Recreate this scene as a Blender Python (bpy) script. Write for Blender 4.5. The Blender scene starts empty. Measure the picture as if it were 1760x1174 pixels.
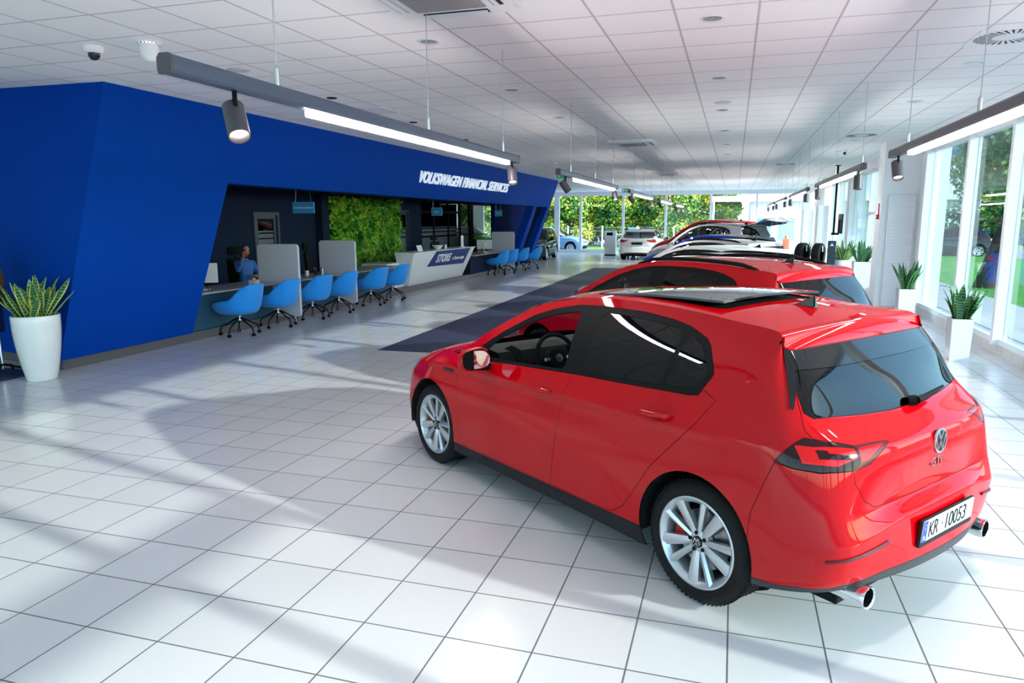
import bpy, bmesh, math, random
import numpy as np
from mathutils import Vector, Matrix
from mathutils.geometry import delaunay_2d_cdt
random.seed(7)
PI = math.pi
SC = bpy.context.scene
COL = SC.collection

# ------------------------------------------------------------ camera
cam_data = bpy.data.cameras.new('camera')
cam = bpy.data.objects.new('camera', cam_data)
COL.objects.link(cam)
SC.camera = cam
F_PX, W_PX, H_PX = 1225.0, 1760.0, 1174.0
cam_data.sensor_fit = 'HORIZONTAL'
cam_data.sensor_width = 36.0
cam_data.lens = 36.0 * F_PX / W_PX
cam_data.clip_end = 400
_Y = Vector((1263.29 - 880, 376.95 - 587, F_PX)).normalized()      # room's long axis in camera space (x right, y down, z forward)
_U = Vector((math.sin(0.04906), -math.cos(0.04906), 0.0))
_U = (_U - _U.dot(_Y) * _Y).normalized()
_X = _Y.cross(_U)
right = Vector((_X[0], _Y[0], _U[0])); down = Vector((_X[1], _Y[1], _U[1])); fwd = Vector((_X[2], _Y[2], _U[2]))
m3 = Matrix((right, -down, -fwd)).transposed()
cam.matrix_world = Matrix.Translation((0, 0, 1.918)) @ m3.to_4x4()

# ------------------------------------------------------------ sky, sun, exposure
world = bpy.data.worlds.new('sky')
SC.world = world
world.use_nodes = True
nt = world.node_tree
nt.nodes.clear()
sky = nt.nodes.new('ShaderNodeTexSky')
sky.sky_type = 'NISHITA'
sky.sun_disc = False
sky.sun_elevation = math.radians(34)
sky.sun_rotation = math.radians(104)
sky.air_density = 1.0; sky.dust_density = 0.5; sky.ozone_density = 1.2
bg = nt.nodes.new('ShaderNodeBackground')
bg.inputs['Strength'].default_value = 1.45
wo = nt.nodes.new('ShaderNodeOutputWorld')
hz = nt.nodes.new('ShaderNodeHueSaturation'); hz.inputs['Saturation'].default_value = 0.9      # light haze
nt.links.new(sky.outputs[0], hz.inputs['Color']); nt.links.new(hz.outputs[0], bg.inputs[0]); nt.links.new(bg.outputs[0], wo.inputs[0])

SUN_ELEV = math.radians(16.6)
SUN_DIR = Vector((-0.972 * math.cos(SUN_ELEV), 0.235 * math.cos(SUN_ELEV), -math.sin(SUN_ELEV)))   # the way the light travels
sun_data = bpy.data.lights.new('sun', 'SUN')
sun_data.energy = 19.6
sun_data.angle = math.radians(0.9)
sun_data.color = (1.0, 0.76, 0.655)
sun = bpy.data.objects.new('sun', sun_data)
COL.objects.link(sun)
sun.rotation_euler = SUN_DIR.to_track_quat('-Z', 'Y').to_euler()

SC.view_settings.view_transform = 'Standard'
SC.view_settings.look = 'None'
SC.view_settings.exposure = 0.02
SC.view_settings.gamma = 1.0
SC.view_settings.use_curve_mapping = False
SC.cycles.max_bounces = 12
SC.cycles.diffuse_bounces = 6
SC.cycles.transparent_max_bounces = 24
SC.cycles.sample_clamp_indirect = 6.0
SC.cycles.caustics_reflective = False
SC.cycles.caustics_refractive = False

# ------------------------------------------------------------ materials
def srgb(r, g, b):
    f = lambda c: c / 12.92 if c <= 0.04045 else ((c + 0.055) / 1.055) ** 2.4
    return (f(r / 255), f(g / 255), f(b / 255), 1.0)

def mat(name, col, rough=0.5, metal=0.0, coat=0.0, emit=None, spec=0.5, sheen=0.0):
    m = bpy.data.materials.new(name)
    m.use_nodes = True
    b = m.node_tree.nodes['Principled BSDF']
    if len(col) == 3: col = (*col, 1.0)
    b.inputs['Base Color'].default_value = col
    b.inputs['Roughness'].default_value = rough
    b.inputs['Metallic'].default_value = metal
    b.inputs['Specular IOR Level'].default_value = spec
    b.inputs['Coat Weight'].default_value = coat
    b.inputs['Coat Roughness'].default_value = 0.03
    b.inputs['Sheen Weight'].default_value = sheen
    if emit:
        b.inputs['Emission Color'].default_value = (*emit[:3], 1.0)
        b.inputs['Emission Strength'].default_value = emit[3]
    return m

def noisy(m, scale, amount, col2=None, bump=0.0, detail=4.0, coord='Object', stretch=None):
    """vary a material's colour (and relief) with noise"""
    t = m.node_tree
    b = t.nodes['Principled BSDF']
    tc = t.nodes.new('ShaderNodeTexCoord'); n = t.nodes.new('ShaderNodeTexNoise')
    src = tc.outputs[coord]
    if stretch:
        mp = t.nodes.new('ShaderNodeMapping'); mp.inputs['Scale'].default_value = stretch
        t.links.new(src, mp.inputs[0]); src = mp.outputs[0]
    t.links.new(src, n.inputs['Vector'])
    n.inputs['Scale'].default_value = scale; n.inputs['Detail'].default_value = detail
    if amount > 0:
        c = b.inputs['Base Color'].default_value[:]
        c2 = col2 or tuple(min(1, v * 1.35) for v in c[:3])
        mx = t.nodes.new('ShaderNodeMix'); mx.data_type = 'RGBA'
        r = t.nodes.new('ShaderNodeMapRange')
        r.inputs[1].default_value = 0.5 - 0.5 * (1 - amount) * 0.5; r.inputs[2].default_value = 0.5 + 0.5 * (1 - amount) * 0.5 + 1e-3
        t.links.new(n.outputs['Fac'], r.inputs[0]); t.links.new(r.outputs[0], mx.inputs['Factor'])
        mx.inputs[6].default_value = c; mx.inputs[7].default_value = (*c2[:3], 1.0)
        t.links.new(mx.outputs[2], b.inputs['Base Color'])
    if bump > 0:
        bp = t.nodes.new('ShaderNodeBump'); bp.inputs['Strength'].default_value = bump; bp.inputs['Distance'].default_value = 0.01
        t.links.new(n.outputs['Fac'], bp.inputs['Height']); t.links.new(bp.outputs[0], b.inputs['Normal'])
    return m

def glass(name, tint, refl=1.0, rough=0.0, ior=1.5):
    """thin pane: see-through with a tint, mirror reflection by Fresnel"""
    m = bpy.data.materials.new(name); m.use_nodes = True
    t = m.node_tree; t.nodes.clear()
    out = t.nodes.new('ShaderNodeOutputMaterial'); mx = t.nodes.new('ShaderNodeMixShader')
    tr = t.nodes.new('ShaderNodeBsdfTransparent'); gl = t.nodes.new('ShaderNodeBsdfGlossy'); fr = t.nodes.new('ShaderNodeFresnel')
    fr.inputs[0].default_value = ior
    tr.inputs[0].default_value = (*tint, 1); gl.inputs['Roughness'].default_value = rough
    gl.inputs['Color'].default_value = (refl, refl, refl, 1)
    ge = t.nodes.new('ShaderNodeNewGeometry'); mu = t.nodes.new('ShaderNodeMath'); mu.operation = 'MULTIPLY'
    inv = t.nodes.new('ShaderNodeMath'); inv.operation = 'SUBTRACT'; inv.inputs[0].default_value = 1.0
    t.links.new(ge.outputs['Backfacing'], inv.inputs[1]); t.links.new(fr.outputs[0], mu.inputs[0]); t.links.new(inv.outputs[0], mu.inputs[1])
    t.links.new(mu.outputs[0], mx.inputs[0]); t.links.new(tr.outputs[0], mx.inputs[1]); t.links.new(gl.outputs[0], mx.inputs[2])
    t.links.new(mx.outputs[0], out.inputs[0])
    return m

def grid_mat(name, tile_col, line_col, size, ox, oy, width, rough, line_rough=0.8, vary=0.03, bump=0.3, spec=0.5, axes='xy'):
    """square tiles with joints, laid out in the object's own coordinates"""
    m = mat(name, tile_col, rough, spec=spec)
    t = m.node_tree; b = t.nodes['Principled BSDF']
    N = t.nodes.new; L = t.links.new
    def math_(op, a, v=None, c=None):
        n = N('ShaderNodeMath'); n.operation = op
        for i, q in enumerate((a, v, c)):
            if q is None: continue
            if isinstance(q, (int, float)): n.inputs[i].default_value = q
            else: L(q, n.inputs[i])
        return n.outputs[0]
    tc = N('ShaderNodeTexCoord'); sp = N('ShaderNodeSeparateXYZ'); L(tc.outputs['Object'], sp.inputs[0])
    lines, cells = [], []
    for axis, o in zip(axes, (ox, oy)):
        c = sp.outputs['XYZ'.index(axis.upper())]
        u = math_('DIVIDE', math_('SUBTRACT', c, o), size)
        fr = math_('FRACT', u)
        d = math_('ABSOLUTE', math_('SUBTRACT', fr, 0.5))
        lines.append(math_('GREATER_THAN', d, 0.5 - 0.5 * width / size))
        cells.append(math_('FLOOR', u))
    ln = math_('MAXIMUM', lines[0], lines[1])
    cb = N('ShaderNodeCombineXYZ'); L(cells[0], cb.inputs[0]); L(cells[1], cb.inputs[1])
    wn = N('ShaderNodeTexWhiteNoise'); wn.noise_dimensions = '3D'; L(cb.outputs[0], wn.inputs['Vector'])
    hv = N('ShaderNodeHueSaturation'); hv.inputs['Color'].default_value = (*tile_col[:3], 1)
    L(math_('MULTIPLY_ADD', wn.outputs['Value'], 2 * vary, 1 - vary), hv.inputs['Value'])
    mx = N('ShaderNodeMix'); mx.data_type = 'RGBA'
    L(ln, mx.inputs['Factor']); L(hv.outputs[0], mx.inputs[6]); mx.inputs[7].default_value = (*line_col[:3], 1)
    L(mx.outputs[2], b.inputs['Base Color'])
    L(math_('MULTIPLY_ADD', ln, line_rough - rough, rough), b.inputs['Roughness'])
    if bump:
        bp = N('ShaderNodeBump'); bp.invert = True; bp.inputs['Strength'].default_value = bump; bp.inputs['Distance'].default_value = 0.004
        L(ln, bp.inputs['Height']); L(bp.outputs[0], b.inputs['Normal'])
    return m

M = {}
M['floor'] = grid_mat('floor_tiles', (0.66, 0.65, 0.66), (0.12, 0.115, 0.11), 0.42, -3.302, 2.818, 0.008, 0.2, 0.7, vary=0.03, bump=0.25, spec=0.5)
M['ceiling'] = grid_mat('ceiling_tiles', (0.95, 0.945, 0.955), (0.56, 0.52, 0.55), 0.63, -2.418, 5.98, 0.019, 0.85, 0.6, vary=0.015, bump=0.4)
M['blue'] = mat('blue_panel', srgb(0, 62, 160), 0.65, spec=0.05)
noisy(M['blue'], 1.2, 0.3, tuple(c * 1.06 for c in M['blue'].node_tree.nodes['Principled BSDF'].inputs['Base Color'].default_value[:3]))
M['navy'] = mat('navy_wall', srgb(32, 46, 70), 0.75, spec=0.06)
M['teal_front'] = mat('desk_front_teal', srgb(48, 88, 110), 0.35, spec=.2)
M['skirt'] = mat('grey_skirting', srgb(92, 90, 92), 0.5)
M['white'] = mat('white_paint', (0.88, 0.89, 0.91), 0.5)
M['white_frame'] = mat('white_aluminium', (0.80, 0.83, 0.87), 0.35)
M['white_gloss'] = mat('white_gloss', (0.84, 0.84, 0.85), 0.12, coat=0.6)
M['white_lam'] = mat('white_laminate', (0.84, 0.85, 0.87), 0.3)
M['grey_top'] = mat('grey_desktop', srgb(168, 166, 176), 0.3)
M['sill'] = grid_mat('sill_tiles', (0.62, 0.61, 0.60), (0.3, 0.3, 0.3), 0.42, 0.1, 0.2, 0.008, 0.35, 0.7, axes='yz')
M['carpet'] = noisy(mat('dark_carpet', srgb(44, 50, 74), 0.55), 60, 0.5, bump=0.2)
M['black'] = mat('black_plastic', (0.010, 0.010, 0.011), 0.5, spec=0.04)
M['black_gloss'] = mat('black_gloss', (0.006, 0.006, 0.007), 0.06)
M['dark_grey'] = mat('dark_grey', (0.022, 0.022, 0.025), 0.55, spec=0.08)
M['chrome'] = mat('chrome', (0.85, 0.86, 0.88), 0.08, 1.0)
M['steel'] = mat('steel', (0.55, 0.56, 0.58), 0.3, 1.0)
M['rail'] = mat('rail_blue_grey', srgb(66, 76, 100), 0.35)
M['spot'] = mat('spot_anthracite', srgb(72, 68, 78), 0.4)
M['tube'] = mat('led_tube', (1, 1, 1), 0.5, emit=(1.0, 0.95, 0.90, 60.0))
M['lens'] = mat('spot_lens', (1, 0.9, 0.8), 0.4, emit=(1.0, 0.80, 0.66, 9.0))
M['lens_ceiling'] = mat('downlight_reflector', (0.75, 0.77, 0.8), 0.2, 0.8)
M['felt'] = noisy(mat('grey_felt', srgb(190, 190, 204), 0.95, sheen=0.3), 90, 0.4, bump=0.15)
M['felt_edge'] = mat('felt_edging', srgb(196, 198, 206), 0.8)
M['chair_blue'] = noisy(mat('blue_fabric', srgb(0, 130, 214), 0.75, sheen=0.2), 140, 0.2, bump=0.06)
M['pane'] = glass('window_glass', (0.51, 0.62, 0.63))
M['pane_back'] = glass('rear_window_glass', (0.93, 0.97, 0.97))
M['soil'] = noisy(mat('soil', (0.05, 0.03, 0.02), 0.9), 40, 0.5)
M['skin'] = mat('skin', srgb(205, 140, 115), 0.5)
M['hair'] = mat('hair', srgb(52, 36, 30), 0.7)
M['shirt'] = noisy(mat('blue_shirt', srgb(60, 112, 180), 0.8), 30, 0.3, bump=0.2)
M['trouser'] = mat('dark_trousers', srgb(30, 34, 46), 0.8)
M['ext_white'] = mat('outside_render', (0.72, 0.74, 0.76), 0.7)
M['asphalt'] = noisy(mat('pale_concrete_yard', srgb(150, 150, 150), 0.9), 30, 0.3)
M['grass'] = noisy(mat('grass', srgb(94, 168, 40), 0.9), 6, 0.6, srgb(60, 128, 30), bump=0.3)
M['bark'] = noisy(mat('bark', srgb(58, 50, 46), 0.95), 10, 0.5, bump=0.6)
M['fence'] = mat('fence_metal', srgb(120, 128, 128), 0.6)
M['green_sign'] = mat('exit_green', srgb(0, 110, 70), 0.5, emit=(0.0, 0.25, 0.14, 0.6))
M['sign_blue'] = mat('sign_blue', srgb(64, 164, 232), 0.35)
M['sign_navy'] = mat('sign_navy', srgb(22, 46, 120), 0.4)
M['letter'] = mat('white_letters', (0.82, 0.84, 0.86), 0.4)
M['letter_lit'] = mat('lit_letters', (0.8, 0.85, 0.9), 0.4, emit=(0.75, 0.88, 1.0, 0.5))
M['red_plastic'] = mat('red_plastic', srgb(200, 30, 40), 0.4)
M['orange'] = mat('orange_plastic', srgb(236, 128, 96), 0.5)

def leaf_mat(name, cols, scale=1.5):
    m = mat(name, cols[0], 0.5)
    t = m.node_tree; b = t.nodes['Principled BSDF']
    tc = t.nodes.new('ShaderNodeTexCoord'); n = t.nodes.new('ShaderNodeTexNoise'); n.inputs['Scale'].default_value = scale; n.inputs['Detail'].default_value = 6
    cr = t.nodes.new('ShaderNodeValToRGB')
    cr.color_ramp.elements[0].position = 0.33; cr.color_ramp.elements[1].position = 0.68
    cr.color_ramp.elements[0].color = (*cols[0][:3], 1); cr.color_ramp.elements[1].color = (*cols[-1][:3], 1)
    for i, c in enumerate(cols[1:-1]):
        e = cr.color_ramp.elements.new(0.33 + 0.35 * (i + 1) / (len(cols) - 1)); e.color = (*c[:3], 1)
    ge = t.nodes.new('ShaderNodeNewGeometry'); mm = t.nodes.new('ShaderNodeMath'); mm.operation = 'MULTIPLY_ADD'; mm.inputs[1].default_value = 0.34
    ms = t.nodes.new('ShaderNodeMath'); ms.operation = 'SUBTRACT'; ms.inputs[1].default_value = 0.17
    t.links.new(ge.outputs['Random Per Island'], mm.inputs[0]); t.links.new(n.outputs['Fac'], ms.inputs[0]); t.links.new(ms.outputs[0], mm.inputs[2])
    t.links.new(tc.outputs['Object'], n.inputs['Vector']); t.links.new(mm.outputs[0], cr.inputs[0]); t.links.new(cr.outputs[0], b.inputs['Base Color'])
    b.inputs['Subsurface Weight'].default_value = 0.0
    return m
M['leaf_tree'] = leaf_mat('tree_leaves', [srgb(30, 84, 40), srgb(70, 134, 36), srgb(150, 176, 30), srgb(214, 176, 70)], 0.55)
M['leaf_wall'] = leaf_mat('wall_leaves', [srgb(22, 110, 34), srgb(80, 175, 40), srgb(140, 210, 56), srgb(205, 225, 80)], 2.6)

def sansevieria(rim=(206, 206, 96), edge=.36, nm='snake_plant_leaf'):
    """dark green blade with pale bands and a yellow rim (u across, v along kept in the UV map)"""
    m = mat(nm, srgb(40, 96, 56), 0.35)
    t = m.node_tree; b = t.nodes['Principled BSDF']; N = t.nodes.new; L = t.links.new
    uv = N('ShaderNodeUVMap'); sp = N('ShaderNodeSeparateXYZ'); L(uv.outputs[0], sp.inputs[0])
    tc = N('ShaderNodeTexCoord'); nz = N('ShaderNodeTexNoise'); nz.inputs['Scale'].default_value = 14; L(tc.outputs['Object'], nz.inputs['Vector'])
    ma = N('ShaderNodeMath'); ma.operation = 'MULTIPLY_ADD'; L(sp.outputs[1], ma.inputs[0]); ma.inputs[1].default_value = 150; L(nz.outputs['Fac'], ma.inputs[2])
    mb = N('ShaderNodeMath'); mb.operation = 'MULTIPLY_ADD'; L(nz.outputs['Fac'], mb.inputs[0]); mb.inputs[1].default_value = 7.0; L(ma.outputs[0], mb.inputs[2])
    sn = N('ShaderNodeMath'); sn.operation = 'SINE'; L(mb.outputs[0], sn.inputs[0])
    g = N('ShaderNodeMath'); g.operation = 'GREATER_THAN'; L(sn.outputs[0], g.inputs[0]); g.inputs[1].default_value = 0.45
    m1 = N('ShaderNodeMix'); m1.data_type = 'RGBA'; L(g.outputs[0], m1.inputs['Factor'])
    m1.inputs[6].default_value = srgb(34, 92, 58); m1.inputs[7].default_value = srgb(110, 160, 112)
    d = N('ShaderNodeMath'); d.operation = 'SUBTRACT'; L(sp.outputs[0], d.inputs[0]); d.inputs[1].default_value = 0.5
    ab = N('ShaderNodeMath'); ab.operation = 'ABSOLUTE'; L(d.outputs[0], ab.inputs[0])
    g2 = N('ShaderNodeMath'); g2.operation = 'GREATER_THAN'; L(ab.outputs[0], g2.inputs[0]); g2.inputs[1].default_value = edge
    m2 = N('ShaderNodeMix'); m2.data_type = 'RGBA'; L(g2.outputs[0], m2.inputs['Factor']); L(m1.outputs[2], m2.inputs[6]); m2.inputs[7].default_value = srgb(*rim)
    L(m2.outputs[2], b.inputs['Base Color'])
    return m
M['snake'] = sansevieria()
M['snake_green'] = sansevieria((120, 160, 84), .44, 'green_snake_plant_leaf')

# ------------------------------------------------------------ building helpers
def obj(name, bm, m, parent=None, smooth=False, kind=None):
    """link a bmesh (or mesh) as ONE mesh object"""
    if isinstance(bm, bmesh.types.BMesh):
        me = bpy.data.meshes.new(name); bm.to_mesh(me); bm.free()
    else: me = bm
    o = bpy.data.objects.new(name, me); COL.objects.link(o)
    for q in (m if isinstance(m, (list, tuple)) else [m]): me.materials.append(M[q] if isinstance(q, str) else q)
    if smooth:
        me.polygons.foreach_set('use_smooth', [True] * len(me.polygons))
        if smooth != 'all':
            try: me.set_sharp_from_angle(angle=math.radians(38 if smooth is True else smooth))
            except Exception: pass
    if parent is not None: o.parent = parent
    if kind: o['kind'] = kind
    return o

def thing(name, label, cat, loc=(0, 0, 0), rz=0.0, group=None):
    o = bpy.data.objects.new(name, None); COL.objects.link(o)
    o.empty_display_size = 0.1
    o.location = loc; o.rotation_euler = (0, 0, rz)
    o['label'] = label; o['category'] = cat
    if group: o['group'] = group
    return o

def tag(o, label, cat, group=None):
    o['label'] = label; o['category'] = cat
    if group: o['group'] = group
    return o

def dup(root, loc, rz=None, label=None):
    """copy a thing with its parts and their sub-parts"""
    r = root.copy(); COL.objects.link(r); r.location = loc
    if rz is not None: r.rotation_euler = (0, 0, rz)
    if label: r['label'] = label
    for ch in list(root.children):
        c = ch.copy(); COL.objects.link(c); c.parent = r
        for g in list(ch.children):
            d = g.copy(); COL.objects.link(d); d.parent = c
    return r

def B(): return bmesh.new()

def box(bm, x0, x1, y0, y1, z0, z1, bev=0.0, seg=2, mi=0):
    vs = [bm.verts.new(p) for p in ((x0, y0, z0), (x1, y0, z0), (x1, y1, z0), (x0, y1, z0), (x0, y0, z1), (x1, y0, z1), (x1, y1, z1), (x0, y1, z1))]
    fs = [bm.faces.new([vs[i] for i in q]) for q in ((0, 3, 2, 1), (4, 5, 6, 7), (0, 1, 5, 4), (1, 2, 6, 5), (2, 3, 7, 6), (3, 0, 4, 7))]
    for f in fs: f.material_index = mi
    if bev > 0:
        es = list({e for f in fs for e in f.edges})
        bmesh.ops.bevel(bm, geom=es, offset=bev, segments=seg, affect='EDGES', profile=0.5, clamp_overlap=True)
    return bm

def prism(bm, poly, a, b, axis='z', mi=0):
    """extrude a closed 2D outline from a to b along an axis (poly in the two other axes, in x,y,z order)"""
    def P(u, v, w):
        return {'z': (u, v, w), 'y': (u, w, v), 'x': (w, u, v)}[axis]
    n = len(poly)
    lo = [bm.verts.new(P(u, v, a)) for u, v in poly]; hi = [bm.verts.new(P(u, v, b)) for u, v in poly]
    fs = [bm.faces.new(lo[::-1]), bm.faces.new(hi)]
    for i in range(n): fs.append(bm.faces.new((lo[i], lo[(i + 1) % n], hi[(i + 1) % n], hi[i])))
    for f in fs: f.material_index = mi
    bmesh.ops.recalc_face_normals(bm, faces=fs)
    return bm

def tube(bm, pts, r, n=8, cap=True, mi=0):
    """round bar along a polyline; r a number or one per point"""
    pts = [Vector(p) for p in pts]
    rings = []
    up = Vector((0, 0, 1))
    for i, p in enumerate(pts):
        d = (pts[min(i + 1, len(pts) - 1)] - pts[max(i - 1, 0)]).normalized()
        a = d.cross(up)
        if a.length < 1e-3: a = d.cross(Vector((1, 0, 0)))
        a.normalize(); b = a.cross(d).normalized(); up = b if abs(d.z) < 0.99 else up
        rr = r[i] if isinstance(r, (list, tuple)) else r
        rings.append([bm.verts.new(p + (a * math.cos(2 * PI * k / n) + b * math.sin(2 * PI * k / n)) * rr) for k in range(n)])
    fs = []
    for i in range(len(rings) - 1):
        for k in range(n):
            fs.append(bm.faces.new((rings[i][k], rings[i][(k + 1) % n], rings[i + 1][(k + 1) % n], rings[i + 1][k])))
    if cap: fs += [bm.faces.new(rings[0][::-1]), bm.faces.new(rings[-1])]
    for f in fs: f.material_index = mi
    bmesh.ops.recalc_face_normals(bm, faces=fs)
    return bm

def lathe(bm, prof, n=24, c=(0, 0, 0), axis='z', cap=False, mi=0):
    """turn a profile of (radius, height) round an axis"""
    rings = []
    for r, h in prof:
        ring = []
        for k in range(n):
            u, v = r * math.cos(2 * PI * k / n), r * math.sin(2 * PI * k / n)
            p = {'z': (u, v, h), 'y': (u, h, v), 'x': (h, u, v)}[axis]
            ring.append(bm.verts.new((p[0] + c[0], p[1] + c[1], p[2] + c[2])))
        rings.append(ring)
    fs = []
    for i in range(len(rings) - 1):
        for k in range(n):
            fs.append(bm.faces.new((rings[i][k], rings[i][(k + 1) % n], rings[i + 1][(k + 1) % n], rings[i + 1][k])))
    if cap: fs += [bm.faces.new(rings[0]), bm.faces.new(rings[-1])]
    for f in fs: f.material_index = mi
    bmesh.ops.recalc_face_normals(bm, faces=fs)
    return bm

def xf(bm, mtx, verts=None):
    bmesh.ops.transform(bm, matrix=mtx, verts=verts or bm.verts[:])
    return bm

def rounded(w, h, r, n=6, x=0, y=0):
    """outline of a rounded rectangle centred on x, y"""
    out = []
    for cx, cy, a0 in ((w / 2 - r, h / 2 - r, 0), (-w / 2 + r, h / 2 - r, 90), (-w / 2 + r, -h / 2 + r, 180), (w / 2 - r, -h / 2 + r, 270)):
        for k in range(n + 1):
            a = math.radians(a0 + 90 * k / n); out.append((x + cx + r * math.cos(a), y + cy + r * math.sin(a)))
    return out

def text_mesh(body, size, depth, shear=0.0, space=1.0, offset=0.0, align='LEFT'):
    c = bpy.data.curves.new('lettering', 'FONT')
    c.body = body; c.size = size; c.extrude = depth / 2; c.shear = shear; c.space_character = space; c.offset = offset; c.align_x = align
    c.resolution_u = 4
    o = bpy.data.objects.new('lettering', c); COL.objects.link(o)
    dg = bpy.context.evaluated_depsgraph_get()
    me = bpy.data.meshes.new_from_object(o.evaluated_get(dg))
    bpy.data.objects.remove(o); bpy.data.curves.remove(c)
    return me

def frame_axes(o, origin, xa, ya):
    """place a flat object so that its x and y run along two world directions"""
    xa = Vector(xa).normalized(); za = xa.cross(Vector(ya)).normalized(); ya = za.cross(xa)
    o.matrix_world = Matrix.Translation(origin) @ Matrix((xa, ya, za)).transposed().to_4x4()
    return o

# ============================================================ THE SETTING
ZC = 3.52                                   # ceiling height
bm = B(); box(bm, -13.2, 4.1, -6.2, 42.3, -0.12, 0.0); obj('floor', bm, 'floor', kind='structure')
bm = B(); box(bm, -13.2, 4.3, -6.2, 42.3, ZC, ZC + 0.15); obj('ceiling', bm, 'ceiling', kind='structure')
bm = B(); prism(bm, [(-5.03, 9.44), (2.6, 9.7), (2.6, 29.2), (-5.35, 28.6)], 0.0, 0.002, 'z')
tag(obj('carpet', bm, 'carpet'), 'dark blue carpet strip on the tiled floor under the row of parked cars', 'carpet')

# the folded blue portal: one leaning plane with two slanted openings
def px_(z): return -8.274 + 1.1757 * z / ZC
def slab(bm, outline, t):
    n = len(outline)
    fr = [bm.verts.new((px_(z), y, z)) for y, z in outline]; bk = [bm.verts.new((px_(z) - t, y + (.3 if y == 6.9 else 0), z)) for y, z in outline]
    fs = [bm.faces.new(fr), bm.faces.new(bk[::-1])]
    for i in range(n): fs.append(bm.faces.new((fr[i], fr[(i + 1) % n], bk[(i + 1) % n], bk[i])))
    bmesh.ops.recalc_face_normals(bm, faces=fs)
bm = B()
slab(bm, [(6.9, 0.14), (9.28, 0.14), (9.39, 2.484), (27.1, 2.44), (26.82, 0.14), (27.42, 0.14), (27.53, 2.435), (29.2, 2.44), (28.75, 0.14), (29.42, 0.14), (29.65, ZC), (6.9, ZC)], 0.30)
# the end that faces the room's near side, leaning back
e = [(-7.1, 6.9, ZC), (-13.0, 6.72, ZC), (-13.0, 8.0, 0.14), (-8.227, 6.9, 0.14)]
obj('wall_left', bm, 'blue', kind='structure')
bm = B(); q_ = [(27.30, 0.0), (27.45, 2.5), (29.45, 2.5), (29.05, 0.0)]  # black sheet added behind the narrow opening to make it look dark
va = [bm.verts.new((px_(z) - .31, y, z)) for y, z in q_]; vb = [bm.verts.new((px_(z) - .36, y, z)) for y, z in q_]
bm.faces.new(va); bm.faces.new(vb[::-1])
for i in range(4): bm.faces.new((va[i], va[(i + 1) % 4], vb[(i + 1) % 4], vb[i]))
bmesh.ops.recalc_face_normals(bm, faces=bm.faces[:]); obj('wall_left_slit_backing', bm, 'black', kind='structure')
bm = B(); N_ = 12
def ruled(i, j, d):                                             # a gently twisted face
    s_, t_ = i / N_, j / N_
    a_ = Vector(e[0]).lerp(Vector(e[1]), s_); b_ = Vector(e[3]).lerp(Vector(e[2]), s_); p = a_.lerp(b_, t_)
    return (p.x - (d if i == 0 else 0), p.y + d, p.z)
F_ = [[bm.verts.new(ruled(i, j, 0)) for j in range(N_ + 1)] for i in range(N_ + 1)]; K_ = [[bm.verts.new(ruled(i, j, .22)) for j in range(N_ + 1)] for i in range(N_ + 1)]
for i in range(N_):
    for j in range(N_):
        bm.faces.new((F_[i][j], F_[i + 1][j], F_[i + 1][j + 1], F_[i][j + 1])); bm.faces.new((K_[i][j], K_[i][j + 1], K_[i + 1][j + 1], K_[i + 1][j]))
bmesh.ops.recalc_face_normals(bm, faces=bm.faces[:])
obj('wall_left_return', bm, 'blue', kind='structure', smooth='all')

bm = B(); box(bm, -8.55, -8.275, 6.97, 29.4, 0.0, 0.14); prism(bm, [(-13.0, 8.03), (-8.3, 6.97), (-8.3, 7.17), (-13.0, 8.23)], 0, 0.14, 'z')
obj('baseboard_left', bm, 'skirt', kind='structure')

# the dim niche behind the portal
NX = -10.9
bm = B(); box(bm, NX - 0.15, NX, 7.2, 14.55, 0, 2.7); box(bm, NX - 0.15, NX, 15.55, 17.55, 0, 2.7); box(bm, NX - 0.15, NX, 14.55, 15.55, 2.12, 2.7)
box(bm, NX, NX + 0.22, 17.2, 17.55, 0, 2.62)
box(bm, NX - 0.15, NX, 22.05, 22.22, 0, 2.7); box(bm, NX - 0.15, NX, 22.22, 23.1, 2.26, 2.7); box(bm, NX - 0.15, NX, 23.1, 24.1, 0, 2.7)
box(bm, NX - 0.15, NX, 29.25, 29.62, 0, 2.7); box(bm, NX - 0.15, NX, 29.62, 32.8, 2.56, 2.8); box(bm, NX - 0.15, NX, 32.8, 34.6, 0, 2.8)
obj('wall_left_back', bm, 'navy', kind='structure')
bm = B(); box(bm, NX - 0.1, -8.6, 34.45, 34.65, 0, ZC); box(bm, NX - 0.1, -9.9, 29.55, 34.45, 2.6, 2.7)
bm.free()
bm = B(); box(bm, -9.2, -9.05, 27.0, 32.2, 0, 2.62); obj('wall_left_end', bm, mat('navy_panel', srgb(9, 30, 98), 0.7, spec=.03), kind='structure')
bm = B(); box(bm, NX - 0.15, -7.78, 7.15, 29.35, 2.6, 2.72); obj('ceiling_left_niche', bm, 'navy', kind='structure')
bm = B(); box(bm, NX - 0.12, NX - 0.03, 17.55, 22.05, 0, 2.7); obj('wall_left_planted', bm, 'navy', kind='structure')

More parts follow.
